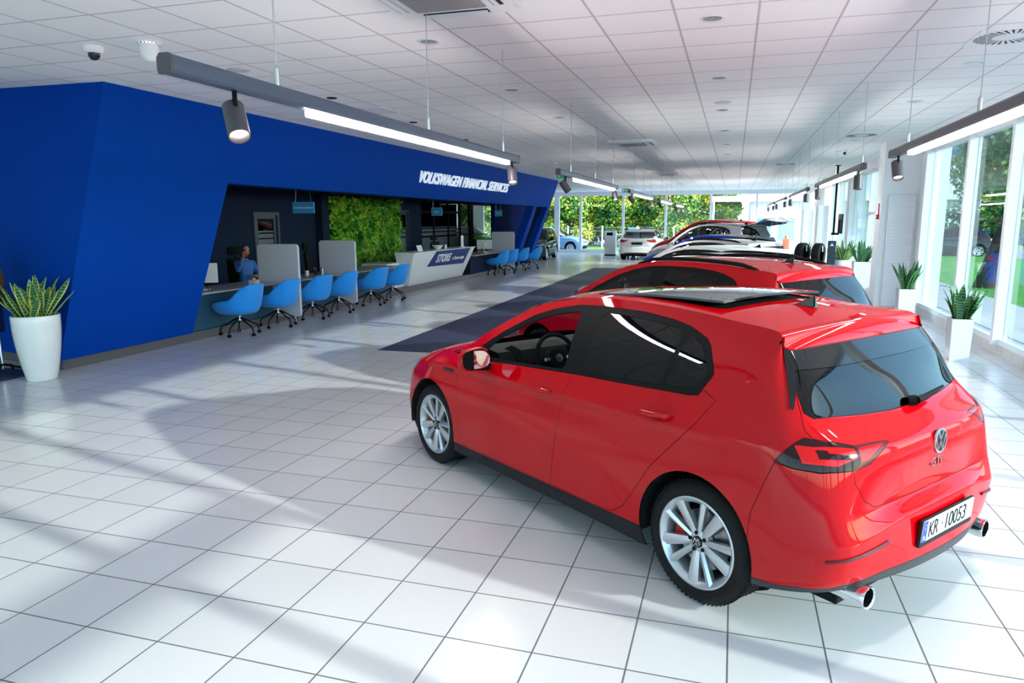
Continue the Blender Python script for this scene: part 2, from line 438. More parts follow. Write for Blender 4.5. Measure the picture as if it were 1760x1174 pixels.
def striped_door(name, y0, y1, z1):
    bm = B(); box(bm, NX - 0.10, NX + 0.02, y0, y0 + 0.07, 0, z1); box(bm, NX - 0.10, NX + 0.02, y1 - 0.07, y1, 0, z1); box(bm, NX - 0.10, NX + 0.02, y0 + 0.07, y1 - 0.07, z1 - 0.07, z1)
    box(bm, NX - 0.08, NX - 0.02, y0 + 0.07, y0 + 0.19, 0, z1 - 0.07); box(bm, NX - 0.08, NX - 0.02, y1 - 0.19, y1 - 0.07, 0, z1 - 0.07)
    box(bm, NX - 0.08, NX - 0.02, y0 + 0.19, y1 - 0.19, z1 - 0.16, z1 - 0.07); box(bm, NX - 0.08, NX - 0.02, y0 + 0.19, y1 - 0.19, 0, 0.16)
    d = obj(name, bm, mat('door_frame_slate', srgb(40, 58, 78), 0.4), kind='structure')
    bm = B(); box(bm, NX - 0.055, NX - 0.045, y0 + 0.19, y1 - 0.19, 0.16, z1 - 0.16); obj('door_pane', bm, 'pane_dark', d)
    bm = B()
    for a, b in ((0.16, 1.32), (1.36, 1.47), (1.50, 1.60), (1.635, 1.67)): box(bm, NX - 0.044, NX - 0.041, y0 + 0.19, y1 - 0.19, a, b)
    obj('frosted_stripes', bm, 'frost', d)
    bm = B(); tube(bm, [(NX - 0.02, y1 - 0.13, 1.05), (NX + 0.05, y1 - 0.13, 1.05), (NX + 0.05, y1 - 0.25, 1.05)], 0.011); obj('door_handle', bm, 'steel', d, True)
M['pane_dark'] = glass('office_glass', (0.30, 0.36, 0.40))
M['frost'] = mat('frosted_film', srgb(92, 108, 122), 0.5)
striped_door('door_1', 14.55, 15.55, 2.12)
striped_door('door_2', 22.22, 23.1, 2.26)

# glazed office partition
bm = B()
for y in (24.1, 25.3, 26.75, 28.05, 29.17): box(bm, NX - 0.1, NX, y, y + 0.08, 0, 2.7)
for z in (0.0, 2.18, 2.62): box(bm, NX - 0.09, NX - 0.01, 24.18, 29.17, z, z + 0.08)
part = obj('window_office', bm, 'black', kind='structure')
bm = B(); box(bm, NX - 0.055, NX - 0.045, 24.18, 29.17, 0.08, 2.62); obj('pane', bm, 'pane_dark', part)
bm = B()
for a, b in ((0.1, 1.28), (1.34, 1.46), (1.50, 1.60), (1.64, 1.67)):
    for y0, y1 in ((24.2, 25.28), (25.4, 26.73), (26.85, 28.03), (28.15, 29.15)): box(bm, NX - 0.044, NX - 0.041, y0, y1, a, b)
obj('frosted_stripes', bm, 'frost', part)
# the rooms behind it
bm = B(); box(bm, -14.6, -14.45, 7, 29.5, 0, 3.0); box(bm, -14.5, NX - 0.16, 29.35, 29.5, 0, 3.0); box(bm, -14.5, NX - 0.16, 7, 7.15, 0, 3.0)
box(bm, -14.5, NX - 0.16, 17.0, 17.1, 0, 3.0); box(bm, -14.5, NX - 0.16, 23.4, 23.5, 0, 3.0); obj('wall_office', bm, mat('office_wall', srgb(120, 124, 128), 0.7), kind='structure')
bm = B(); box(bm, -14.6, NX - 0.15, 7, 29.5, 2.9, 3.0); obj('ceiling_office', bm, 'white', kind='structure')
bm = B(); box(bm, -20, -13.2, 7, 42.3, -0.12, 0.0); obj('floor_annex', bm, 'floor', kind='structure')

# left end of the near room and the wall behind the camera
bm = B(); box(bm, -13.2, -13.05, -6.2, 8.2, 0, ZC); obj('wall_west', bm, 'white', kind='structure')
bm = B(); box(bm, -13.2, 4.1, -6.2, -6.0, 0, 0.15); box(bm, -13.2, 4.1, -6.2, -6.0, 3.3, ZC)  # unseen wall, glazed throughout to bring in more light
for x in (-13.2, -9.0, -4.8, -0.6, 3.75): box(bm, x, x + 0.12, -6.2, -6.0, 0.15, 3.3)
obj('window_unseen', bm, 'white_frame', kind='structure')
bm = B(); box(bm, -13.1, 3.8, -6.11, -6.1, 0.15, 3.3); o = obj('pane', bm, 'pane', bpy.data.objects['window_unseen'])

# window wall on the right ------------------------------------------------
WX = 3.70
bm = B(); box(bm, WX - 0.04, WX + 0.3, -6.0, 17.0, 0.0, 0.15); box(bm, WX - 0.04, WX + 0.3, 17.6, 31.0, 0.0, 0.15); obj('trim_sill', bm, 'sill', kind='structure')
bm = B(); box(bm, WX - 0.06, WX + 0.3, -6.0, 31.0, 3.30, ZC); obj('trim_head', bm, 'white', kind='structure')
def bay(n, y0, y1, door=False):
    bm = B()
    for y, s in ((y0, 1), (y1, -1)): box(bm, WX - 0.13, WX + 0.05, min(y, y + s * 0.05), max(y, y + s * 0.05), 0.15 if not door else 0, 3.30)
    box(bm, WX - 0.05, WX + 0.05, y0 + 0.05, y1 - 0.05, 0.15 if not door else 0.0, 0.23 if not door else 0.12); box(bm, WX - 0.05, WX + 0.05, y0 + 0.05, y1 - 0.05, 3.22, 3.30)
    if door: box(bm, WX - 0.06, WX + 0.06, y0 + 0.05, y1 - 0.05, 1.98, 2.16)
    w = obj('window_%d' % n, bm, 'white_frame', kind='structure')
    bm = B(); box(bm, WX - 0.006, WX + 0.006, y0 + 0.05, y1 - 0.05, 0.2, 3.24); obj('pane', bm, 'pane', w)
ys = [(-5.9, -3.7), (-3.7, -1.7), (-1.7, 0.3), (0.3, 1.3), (1.3, 2.3), (2.3, 3.95), (3.95, 5.6), (5.6, 7.6), (7.6, 9.6), (9.6, 11.6), (11.6, 13.6), (13.6, 16.3)]
for i, (a, b) in enumerate(ys): bay(i + 1, a, b, i in (3, 4))
for i, (a, b) in enumerate([(17.65, 20.6), (20.6, 22.4), (22.4, 24.2), (24.2, 26.0), (26.6, 28.6), (28.6, 30.9), (31.7, 34.0), (34.0, 36.3)]): bay(13 + i + (11 if i > 3 else 0), a, b)
for z in (2.02,):
    bm = B(); box(bm, WX - 0.1, WX - 0.02, 20.65, 22.35, 2.04, 2.12); obj('trim_transom', bm, 'white_frame', kind='structure')
bm = B(); box(bm, WX - 0.06, WX + 0.3, 16.3, 17.0, 0, 3.3); box(bm, 2.95, WX + 0.3, 17.0, 17.62, 0, ZC); obj('wall_right_pier', bm, 'white', kind='structure')
bm = B(); box(bm, WX - 0.06, WX + 0.3, 26.0, 26.6, 0.15, 3.3); box(bm, 3.05, WX + 0.3, 31.0, 31.6, 0, ZC)
box(bm, WX - 0.06, WX + 0.3, 31.6, 36.4, 0, .15); box(bm, WX - 0.06, WX + 0.3, 31.6, 36.4, 3.3, ZC); box(bm, 3.0, WX + 0.3, 36.4, 37.0, 0, ZC); obj('wall_right_far', bm, 'white', kind='structure')
bm = B(); box(bm, WX - 0.05, WX + 0.05, 37.0, 42.1, 0, 0.2); box(bm, WX - 0.05, WX + 0.05, 37.0, 42.1, 3.3, ZC)
for y in (37.0, 38.7, 40.4, 42.0): box(bm, WX - 0.08, WX + 0.05, y, y + 0.07, 0.2, 3.3)
w = obj('window_17', bm, 'white_frame', kind='structure')
bm = B(); box(bm, WX - 0.006, WX + 0.006, 37.0, 42.1, 0.2, 3.3); obj('pane', bm, 'pane', w)

# glazed far wall ----------------------------------------------------------
bm = B(); box(bm, -20, WX + 0.3, 42.0, 42.3, 3.36, ZC + 0.1); box(bm, -20, WX + 0.2, 42.0, 42.2, 0.0, 0.1); obj('wall_back', bm, 'white_frame', kind='structure')
xs = [-17.6, -15.15, -12.7, -10.3, -8.78, -6.27, -3.85, -1.38, 1.04, 3.6]
for i in range(len(xs) - 1):
    bm = B(); box(bm, xs[i], xs[i] + (0.30 if i == 3 else 0.13), 41.95, 42.15, 0.1, 3.36); box(bm, xs[i] + 0.13, xs[i + 1], 42.0, 42.1, 0.1, 0.18); box(bm, xs[i] + 0.13, xs[i + 1], 42.0, 42.1, 3.28, 3.36)
    w = obj('window_%d' % (18 + i), bm, 'white_frame', kind='structure')
    bm = B(); box(bm, xs[i] + 0.13, xs[i + 1], 42.04, 42.05, 0.16, 3.3); obj('pane', bm, 'pane_back', w)
bm = B(); box(bm, -20.1, -20, 7, 42.3, 0, ZC); obj('wall_annex', bm, 'white', kind='structure')
bm = B(); box(bm, -16.2, -13.6, 38.6, 38.8, 0, ZC); box(bm, -20, -14.6, 29.5, 29.6, 0, ZC); obj('wall_annex_pier', bm, 'white', kind='structure')
bm = B(); box(bm, -20.1, -13.2, 7, 42.3, ZC, ZC + 0.15); obj('ceiling_annex', bm, 'ceiling', kind='structure')
# ------------------------------------------------------------ outside
bm = B(); box(bm, -60, 80, -60, 90, -0.5, -0.14); obj('ground_outside', bm, 'asphalt', kind='structure')
bm = B(); box(bm, 4.7, 14.0, 15.0, 55.0, -0.14, -0.10); obj('lawn_side', bm, 'grass', kind='structure')
bm = B(); box(bm, 4.6, 6.4, -20.0, 60.0, -0.14, -0.09); obj('path_side', bm, mat('pale_paving', srgb(190, 186, 182), 0.8), kind='structure')
bm = B(); box(bm, -30, -1.5, 48.2, 52.0, -0.14, -0.05); obj('lawn_back', bm, 'grass', kind='structure')

# ============================================================ CARS
# A car body is two smooth sheets interpolated through measured points, in the car's own frame
# (x forward from the rear axle, y to the left, z up): the SIDE sheet runs from the middle of the nose round the flank to the
# middle of the tail, from the sill up to the roof edge; the TOP sheet runs from that roof edge to the centre line.
def side_points(style):
    I = lambda x, xs, v: float(np.interp(x, xs, v))
    st = []
    def front(*rows): st.append([list(r) for r in rows] + [list(rows[6]), list(rows[6])])
    front((3.42, 0, .20), (3.46, 0, .29), (3.485, 0, .45), (3.475, 0, .60), (3.455, 0, .67), (3.44, 0, .70), (3.39, 0, .745))
    front((3.39, .33, .20), (3.435, .34, .29), (3.46, .35, .45), (3.445, .34, .60), (3.42, .33, .68), (3.40, .32, .71), (3.34, .30, .76))
    front((3.28, .60, .20), (3.33, .62, .29), (3.355, .635, .45), (3.33, .625, .61), (3.29, .605, .70), (3.26, .59, .73), (3.18, .53, .79))
    front((3.08, .78, .20), (3.11, .80, .29), (3.12, .812, .45), (3.09, .80, .635), (3.05, .775, .735), (3.02, .755, .77), (2.95, .63, .845))
    front((2.88, .845, .20), (2.89, .862, .29), (2.89, .872, .45), (2.87, .865, .655), (2.85, .835, .765), (2.83, .81, .80), (2.76, .69, .885))
    for x in (2.627, 2.30, 2.0, 1.6, 1.3, 1.0, .65, .3, 0.0, -.25):
        y6 = I(x, [-.25, 0, .4, 1.0, 1.6, 2.0, 2.3, 2.63], [.800, .808, .812, .824, .832, .826, .806, .735])
        z6 = I(x, [-.25, 0, .4, 1.0, 1.6, 2.0, 2.3, 2.63], [1.078, 1.068, 1.052, 1.024, .985, .952, .932, .908])
        zr = I(x, [-.25, 0, .3, .65, 1.0, 1.3, 1.6, 2.0, 2.3], [1.398, 1.416, 1.440, 1.452, 1.448, 1.412, 1.33, 1.125, .950])
        yr = I(x, [-.25, 0, .3, .65, 1.0, 1.3, 1.6, 2.0, 2.3], [.632, .606, .590, .584, .590, .615, .665, .760, .796])
        rows = [(x, .868, I(x, [0, .25, 2.3, 2.6], [.24, .185, .185, .22])), (x, .888, .285), (x, .895, .47), (x, I(x, [-.25, 0, 2.63], [.886, .892, .888]), .665),
                (x, I(x, [-.25, 0, 1, 2, 2.63], [.874, .880, .873, .868, .868]), I(x, [-.25, 0, 1, 1.9, 2.63], [.85, .84, .815, .795, .78])),
                (x, I(x, [-.25, 0, 1, 2, 2.63], [.868, .884, .882, .874, .862]), I(x, [-.25, 0, 1, 1.9, 2.63], [.925, .91, .88, .855, .83])),
                (x, y6, z6)]
        t = .48
        rows.append((x, y6 + (yr - y6) * t + .014, z6 + (zr - z6) * t)); rows.append((x, yr, zr))
        if x > 2.5: rows[7] = rows[6]; rows[8] = rows[6]
        st.append([list(r) for r in rows])
    st.append([[-.46, .835, .26], [-.50, .855, .34], [-.525, .862, .50], [-.52, .855, .66], [-.50, .838, .84], [-.475, .822, .93], [-.415, .765, 1.065], [-.36, .705, 1.195], [-.292, .652, 1.33]])
    st.append([[-.64, .69, .285], [-.685, .71, .36], [-.715, .715, .53], [-.69, .70, .655], [-.66, .69, .84], [-.63, .68, .93], [-.505, .655, 1.035], [-.42, .61, 1.19], [-.322, .585, 1.322]])
    st.append([[-.755, .36, .315], [-.77, .365, .39], [-.765, .365, .595], [-.705, .36, .648], [-.72, .36, .84], [-.70, .36, .93], [-.56, .355, 1.022], [-.455, .34, 1.18], [-.345, .335, 1.328]])
    st.append([[-.79, 0, .325], [-.795, 0, .40], [-.775, 0, .61], [-.705, 0, .645], [-.728, 0, .84], [-.712, 0, .93], [-.58, 0, 1.018], [-.465, 0, 1.18], [-.355, 0, 1.33]])
    P = np.array(st, float)
    C = np.array([(3.39, 0, .745), (3.35, 0, .775), (3.20, 0, .83), (2.98, 0, .885), (2.78, 0, .925), (2.60, 0, .955), (2.43, 0, .985), (2.17, 0, 1.135), (1.74, 0, 1.355), (1.42, 0, 1.442),
                  (1.0, 0, 1.470), (.65, 0, 1.476), (.3, 0, 1.468), (0, 0, 1.452), (-.25, 0, 1.416), (-.295, 0, 1.402), (-.325, 0, 1.382), (-.345, 0, 1.355), (-.355, 0, 1.33)], float)
    if style == 'sedan':
        # long sloping rear screen and a boot lid: the glass and roof rows move forward at the tail
        for i in range(14, 19):
            P[i, 8, 0] += .42; P[i, 8, 2] += .03; P[i, 7, 0] += .17; P[i, 7, 2] -= .02; C[i, 0] += .42; C[i, 2] += .02
            P[i, :7, 0] -= .10 * (i >= 15); P[i, 6, 0] -= .04 * (i >= 15)
        P[13, 8, 0] += .2; C[13, 0] += .2; P[12, 8, 0] += .05; P[14, 7, 0] -= .05; P[13, 8, 2] += .01
    return P, C

def cr(A, t, g0, g1):
    """Catmull-Rom along the first axis of A at parameters t, with ghost points g0, g1"""
    n = len(A)
    E = np.concatenate([g0[None], A, g1[None]], 0)
    i = np.clip(np.floor(t).astype(int), 0, n - 2); f = t - i
    f = f.reshape((-1,) + (1,) * (A.ndim - 1))
    p0, p1, p2, p3 = E[i], E[i + 1], E[i + 2], E[i + 3]
    return .5 * (2 * p1 + (p2 - p0) * f + (2 * p0 - 5 * p1 + 4 * p2 - p3) * f * f + (3 * p1 - p0 - 3 * p2 + p3) * f ** 3)

class Sheet:
    def __init__(s, style): s.P, s.C = side_points(style); s.flip = np.array([1., -1, 1])
    def side(s, uv):
        u, v = uv[:, 0], uv[:, 1]
        R = cr(s.P, u, s.P[1] * s.flip, s.P[-2] * s.flip)                   # (n, 9, 3)
        i = np.clip(np.floor(v).astype(int), 0, 7); f = (v - i)[:, None]
        n = np.arange(len(v))
        g = lambda k: R[n, np.clip(k, 0, 8)] + np.where((k < 0)[:, None], R[:, 0] - R[:, 1], 0) + np.where((k > 8)[:, None], R[:, 8] - R[:, 7], 0)
        p0, p1, p2, p3 = g(i - 1), g(i), g(i + 1), g(i + 2)
        # shorter tangents make a row a crease: the shoulder line all along, the bumper's ledge and the screen's foot at the tail
        w = np.clip((u - 14.6) / 1.2, 0, 1); w = w * w * (3 - 2 * w)
        K = np.ones((len(u), 10)); K[:, 5] = .5; K[:, 4] = .75; K[:, 2] = 1 - .8 * w; K[:, 3] = 1 - .75 * w; K[:, 6] = 1 - .45 * w
        m1 = .5 * (p2 - p0) * K[n, i][:, None]; m2 = .5 * (p3 - p1) * K[n, np.clip(i + 1, 0, 9)][:, None]
        return p1 * (2 * f ** 3 - 3 * f ** 2 + 1) + m1 * (f ** 3 - 2 * f ** 2 + f) + p2 * (-2 * f ** 3 + 3 * f ** 2) + m2 * (f ** 3 - f ** 2)
    def top(s, us):
        u, t = us[:, 0], us[:, 1:2]
        E = cr(s.P[:, 8], u, s.P[1, 8] * s.flip, s.P[-2, 8] * s.flip); C = cr(s.C, u, s.C[0] * 2 - s.C[1], s.C[-1] * 2 - s.C[-2])
        d = C - E
        return np.concatenate([E[:, :1] + d[:, :1] * (1 - (1 - t) ** 2), E[:, 1:2] * (1 - t), E[:, 2:] + d[:, 2:] * (1 - (1 - t) ** 2.2)], 1)
    def normals(s, fn, uv, hi):
        e = 2e-3
        lo = np.zeros(2); a = np.clip(uv + [e, 0], lo, hi); b = np.clip(uv - [e, 0], lo, hi); c = np.clip(uv + [0, e], lo, hi); d = np.clip(uv - [0, e], lo, hi)
        n = np.cross(fn(a) - fn(b), fn(c) - fn(d)); l = np.linalg.norm(n, axis=1, keepdims=True)
        n = n / np.maximum(l, 1e-12)
        return n

def inside(poly, pts):
    x, y = pts[:, 0], pts[:, 1]; r = np.zeros(len(pts), bool); n = len(poly)
    for i in range(n):
        x0, y0 = poly[i]; x1, y1 = poly[(i + 1) % n]
        if y0 == y1: continue
        c = ((y0 > y) != (y1 > y)) & (x < (x1 - x0) * (y - y0) / (y1 - y0) + x0)
        r ^= c
    return r

def dens(pts, step, closed=True):
    out = []
    n = len(pts)
    for i in range(n if closed else n - 1):
        a, b = np.array(pts[i], float), np.array(pts[(i + 1) % n], float)
        k = max(1, int(np.ceil(np.linalg.norm(b - a) / step)))
        for j in range(k): out.append(a + (b - a) * j / k)
    return out

def smooth_poly(pts, it=1, keep=()):
    """round the corners of an outline"""
    for _ in range(it):
        o = []
        for i, p in enumerate(pts):
            q = np.array(p, float); a = np.array(pts[i - 1], float); b = np.array(pts[(i + 1) % len(pts)], float)
            r = .22
            o += [q + (a - q) * min(r, .03 / max(1e-6, np.linalg.norm(a - q)) ), q + (b - q) * min(r, .03 / max(1e-6, np.linalg.norm(b - q)))]
        pts = o
    return pts

ARCH_R = 0.352
def outlines(style):
    """named outlines on the SIDE sheet, first one that holds a spot wins; 's' = seen from the side (x, z), 'p' = points in space"""
    L = []
    circ = lambda cx: [(cx + ARCH_R * math.cos(a), .335 + ARCH_R * math.sin(a)) for a in np.linspace(-.75, PI + .75, 40)]
    L.append(('none', 's', circ(0.0))); L.append(('none', 's', circ(2.627)))
    top = [(2.13, .948), (2.0, 1.03), (1.80, 1.158), (1.54, 1.292), (1.36, 1.352), (1.153, 1.393), (.947, 1.405), (.616, 1.404), (.40, 1.388), (.262, 1.367), (.13, 1.325), (.085, 1.29), (.015, 1.19), (.005, 1.165), (.055, 1.062), (.10, 1.052)]
    bot = [(.4, 1.036), (1.0, 1.008), (1.6, .968), (1.95, .938)]
    fw = [(1.98, .972), (1.80, 1.118), (1.54, 1.252), (1.36, 1.312), (1.15, 1.355), (1.115, 1.356), (1.065, 1.024), (1.6, .989)]
    rw = [(.925, 1.372), (.616, 1.370), (.40, 1.355), (.278, 1.338), (.315, 1.062), (.4, 1.058), (.925, 1.032)]
    qw = [(.248, 1.332), (.15, 1.295), (.118, 1.268), (.045, 1.178), (.04, 1.16), (.08, 1.082), (.285, 1.066)]
    L += [('front_window', 's', smooth_poly(fw)), ('side_window', 's', smooth_poly(rw)), ('quarter_window', 's', smooth_poly(qw)), ('window_trim', 's', top + bot)]
    L.append(('side_skirt', 's', [(2.345, .10), (2.36, .262), (.32, .292), (.27, .10)]))
    L.append(('front_door', 's', [(2.19, .30), (2.225, .55), (2.235, .80), (2.17, .955), (2.0, 1.0), (1.0, 1.06), (.985, .99), (1.035, .80), (1.075, .55), (1.115, .32), (1.12, .288), (2.18, .278)]))
    L.append(('rear_door', 's', [(1.12, .288), (1.115, .32), (1.075, .55), (1.035, .80), (.985, .99), (1.0, 1.06), (.03, 1.09), (-.055, 1.055), (.02, .93), (.20, .74), (.29, .64), (.38, .50), (.48, .36), (.56, .305), (.65, .295)]))
    # tail
    split = [(-.66, .615, .972), (-.675, .615, .93), (-.68, .62, .875), (-.665, .655, .846)]
    glassedge = [(-.30, .655, 1.334), (-.33, .672, 1.29), (-.40, .705, 1.16), (-.46, .735, 1.075), (-.50, .765, 1.01)]
    L.append(('tail_core', 'p', [(-.565, .785, .946), (-.60, .745, .945), (-.605, .738, .925), (-.655, .66, .915), (-.66, .655, .893), (-.58, .775, .898)]))
    L.append(('tail_lens', 'p', [(-.49, .83, .955), (-.56, .79, .962), (-.66, .625, .950), (-.675, .625, .90), (-.63, .72, .868), (-.53, .82, .875)]))
    L.append(('tail_light', 'p', [(-.415, .855, .862), (-.47, .83, .94), (-.515, .795, .992), (-.58, .74, .988)] + split + [(-.60, .79, .846), (-.50, .845, .85)]))
    L.append(('tail_lens_inner', 'p', [(-.67, .605, .958), (-.705, .44, .972), (-.71, .47, .945), (-.695, .56, .888), (-.685, .61, .880)]))
    L.append(('tail_light_inner', 'p', split[:1] + [(-.705, .44, .990), (-.712, .40, .985), (-.715, .455, .93), (-.70, .56, .866), (-.685, .62, .855)] + split[:0:-1]))
    L.append(('rear_window', 'p', [(-.296, .652, 1.34), (-.335, .665, 1.285), (-.40, .70, 1.165), (-.462, .72, 1.07), (-.49, .685, 1.042), (-.55, .40, 1.03), (-.575, .18, 1.022), (-.578, 0, 1.022), (-.36, 0, 1.345)]))
    gate_low = [(-.665, .655, .846), (-.68, .655, .79), (-.69, .60, .705), (-.695, .53, .665), (-.70, .40, .650), (-.705, .2, .646), (-.706, 0, .645)]
    L.append(('tailgate', 'p', glassedge + [(-.55, .77, .994)] + split + gate_low[1:] + [(-.36, 0, 1.345)]))
    dif = [(-.29, .875, .05), (-.30, .872, .292), (-.42, .85, .300), (-.55, .79, .318), (-.66, .68, .345), (-.73, .48, .368), (-.775, .2, .375), (-.79, 0, .376), (-.79, 0, .0)]
    L.append(('diffuser', 'p', dif))
    L.append(('bumper', 'p', [(-.33, .885, .60), (-.40, .87, .80), (-.42, .86, .857), (-.50, .845, .848), (-.60, .79, .843)] + gate_low + [(-.79, 0, .0), (-.3, .87, .0)]))
    L.append(('headlight', 'p', [(2.98, .80, .70), (2.94, .80, .78), (3.12, .70, .765), (3.27, .58, .735), (3.40, .33, .70), (3.42, .33, .66), (3.30, .61, .665)]))
    L.append(('grille', 'p', [(3.30, .61, .655), (3.42, .33, .645), (3.46, 0, .64), (3.46, 0, .60), (3.44, .33, .605), (3.34, .60, .625)]))
    L.append(('intake', 'p', [(3.33, .60, .26), (3.43, .33, .24), (3.45, 0, .24), (3.48, 0, .46), (3.45, .33, .45), (3.35, .62, .42)]))
    return L

PAINTED = {'body', 'front_door', 'rear_door', 'tailgate', 'bumper', 'hood', 'roof', 'spoiler'}
def car_panels(style, du, dv, handles=True):
    """the panels of the left half: name -> (points, normals, triangles)"""
    S = Sheet(style)
    U, V = np.meshgrid(np.arange(0, 18.001, .05), np.arange(0, 8.001, .05), indexing='ij')
    tab_uv = np.stack([U.ravel(), V.ravel()], 1); tab_p = S.side(tab_uv)
    ok = ~((tab_uv[:, 0] < 5.95) & (tab_uv[:, 1] > 6.02))
    tab_uv, tab_p = tab_uv[ok], tab_p[ok]
    flank = tab_uv[:, 0] <= 15.2
    def inv(mode, q):
        w = np.array([1, 0, 1.] if mode == 's' else [1, 1, 1.])
        d = ((tab_p - np.array([q[0], 0, q[1]] if mode == 's' else q)) ** 2 * w).sum(1)
        if mode == 's': d = np.where(flank & (tab_uv[:, 0] > 2.5), d, 9)
        k = tab_uv[np.argmin(d)]
        a, b = np.meshgrid(np.linspace(-.05, .05, 21), np.linspace(-.05, .05, 21)); g = np.clip(k + np.stack([a.ravel(), b.ravel()], 1), 0, [18, 8])
        p = S.side(g); d = ((p - np.array([q[0], 0, q[1]] if mode == 's' else q)) ** 2 * w).sum(1)
        return g[np.argmin(d)]
    polys = []
    for name, mode, pts in outlines(style):
        if style == 'sedan' and name in ('quarter_window',): continue
        if style != 'hatch' and mode == 'p' and style == 'sedan': pts = [(p[0] - .08, p[1], p[2]) if p[2] < 1.06 else (p[0] + .35, p[1], p[2]) for p in pts]
        q = [tuple(inv(mode, p)) for p in dens(pts, .035 if handles else .09)]
        r = [q[0]]
        for p in q[1:]:
            if abs(p[0] - r[-1][0]) + abs(p[1] - r[-1][1]) > 1e-3: r.append(p)
        # rear outlines that end on the centre line run out to the sheet's edge
        r = [(18.0 if p[0] > 17.9 else p[0], 0.0 if p[1] < .06 else (8.0 if p[1] > 7.95 else p[1])) for p in r]
        polys.append((name, r))
    hand = [inv('s', (1.235, .872)), inv('s', (.275, .93))]
    def triangulate(polys, umax, vmax, du, dv, extra=()):
        pts, edges = [], []
        def ring(r):
            b = len(pts); pts.extend(r); edges.extend((b + i, b + (i + 1) % len(r)) for i in range(len(r)))
        for _, r in polys: ring(r)
        P0 = np.array(pts) if pts else np.zeros((0, 2))
        border = [(u, 0.) for u in np.arange(0, umax, du)] + [(umax, v) for v in np.arange(0, vmax, dv)] + [(u, vmax) for u in np.arange(umax, 0, -du)] + [(0., v) for v in np.arange(vmax, 0, -dv)]
        if len(P0):
            border = [p for p in border if np.min(np.abs((P0 - p) / [du, dv]).max(1)) > .02]
        ring(border)
        a, b = np.meshgrid(np.arange(du, umax - 1e-6, du), np.arange(dv, vmax - 1e-6, dv), indexing='ij'); g = np.stack([a.ravel(), b.ravel()], 1)
        for i in range(0, len(P0), 200):
            q = P0[i:i + 200]
            near = (np.abs((g[:, None, :] - q[None]) / [du, dv]).max(2) < .42).any(1); g = g[~near]
        pts.extend(map(tuple, g)); pts.extend(extra)
        ov, _, of, *_ = delaunay_2d_cdt([Vector(p) for p in pts], edges, [], 0, 1e-5)
        return np.array([(v.x, v.y) for v in ov]), np.array([f for f in of if len(f) == 3], int)
    extra = []
    if handles:
        for h in hand:
            for rr in (.25, .5, .75, 1.0):
                for k in range(16): extra.append((h[0] + .36 * rr * math.cos(k * PI / 8), h[1] + .62 * rr * math.sin(k * PI / 8)))
    out = {}
    uv, tri = triangulate(polys, 18., 8., du, dv, extra)
    P = S.side(uv); N = S.normals(S.side, uv, [18, 8])
    if handles:
        for h in hand:
            d = np.sqrt(((uv[:, 0] - h[0]) / .36) ** 2 + ((uv[:, 1] - h[1]) / .62) ** 2); P = P - N * (.030 * np.clip(1 - d * d, 0, 1) ** 1.2)[:, None]
            k = d < 1
            if k.any():                                                  # tilt the normals with the dimple
                gx = np.where(k, (uv[:, 0] - h[0]) / .36, 0); gy = np.where(k, (uv[:, 1] - h[1]) / .62, 0)
                N = N + np.stack([gx, np.zeros_like(gx), -gy], 1) * np.array([1., 0, 1]) * .35 * (k * (1 - d) * 2)[:, None]
                N /= np.linalg.norm(N, axis=1, keepdims=True)
    c = uv[tri].mean(1)
    owner = np.full(len(tri), len(polys)); 
    for i in range(len(polys) - 1, -1, -1): owner[inside(polys[i][1], c)] = i
    bad = (c[:, 0] < 6.0) & (c[:, 1] > 6.0)
    names = [n for n, _ in polys] + ['body']
    for i, n in enumerate(names):
        t = tri[(owner == i) & ~bad]
        if n == 'none' or not len(t): continue
        k, idx = np.unique(t, return_inverse=True)
        if n in out:
            a = out[n]; out[n] = (np.concatenate([a[0], P[k]]), np.concatenate([a[1], N[k]]), np.concatenate([a[2], idx.reshape(-1, 3) + len(a[0])]))
        else: out[n] = (P[k], N[k], idx.reshape(-1, 3))
    # top sheet
    q = lambda *p: dens(p, .12)
    tp = [('windshield', q((6.15, 1.), (6.15, .08), (7, .075), (8.0, .085), (8.75, .12), (9.02, .2), (9.10, .5), (9.12, 1.))), ('cowl', q((5.95, 1.), (5.95, .04), (6.15, .04), (6.15, 1.))),
          ('sunroof_opening', q((9.45, 1.), (9.42, .30), (9.55, .24), (12.2, .22), (12.35, .28), (12.38, 1.))), ('roof', q((9.12, 1.), (9.10, .5), (9.02, .2), (8.75, .12), (8.0, .085), (7, .075), (6.5, .0), (14.05, .0), (14.10, .25), (14.12, .6), (14.12, 1.))),
          ('spoiler', q((14.12, 1.), (14.12, .6), (14.10, .25), (14.05, .0), (18., .0), (18., 1.))), ('hood', q((.35, 1.), (.4, .25), (1.5, .05), (5.95, .04), (5.95, 1.)))]
    tp = [(n, [tuple(p) for p in r]) for n, r in tp]
    uv, tri = triangulate(tp, 18., 1., du, .05 if handles else .1)
    P = S.top(uv); N = S.normals(S.top, uv, [18, 1])
    c = uv[tri].mean(1); owner = np.full(len(tri), len(tp))
    for i in range(len(tp) - 1, -1, -1): owner[inside(tp[i][1], c)] = i
    for i, n in enumerate([n for n, _ in tp] + ['body_top']):
        t = tri[owner == i]
        if not len(t): continue
        k, idx = np.unique(t, return_inverse=True); out[n] = (P[k], N[k], idx.reshape(-1, 3))
    return out, S

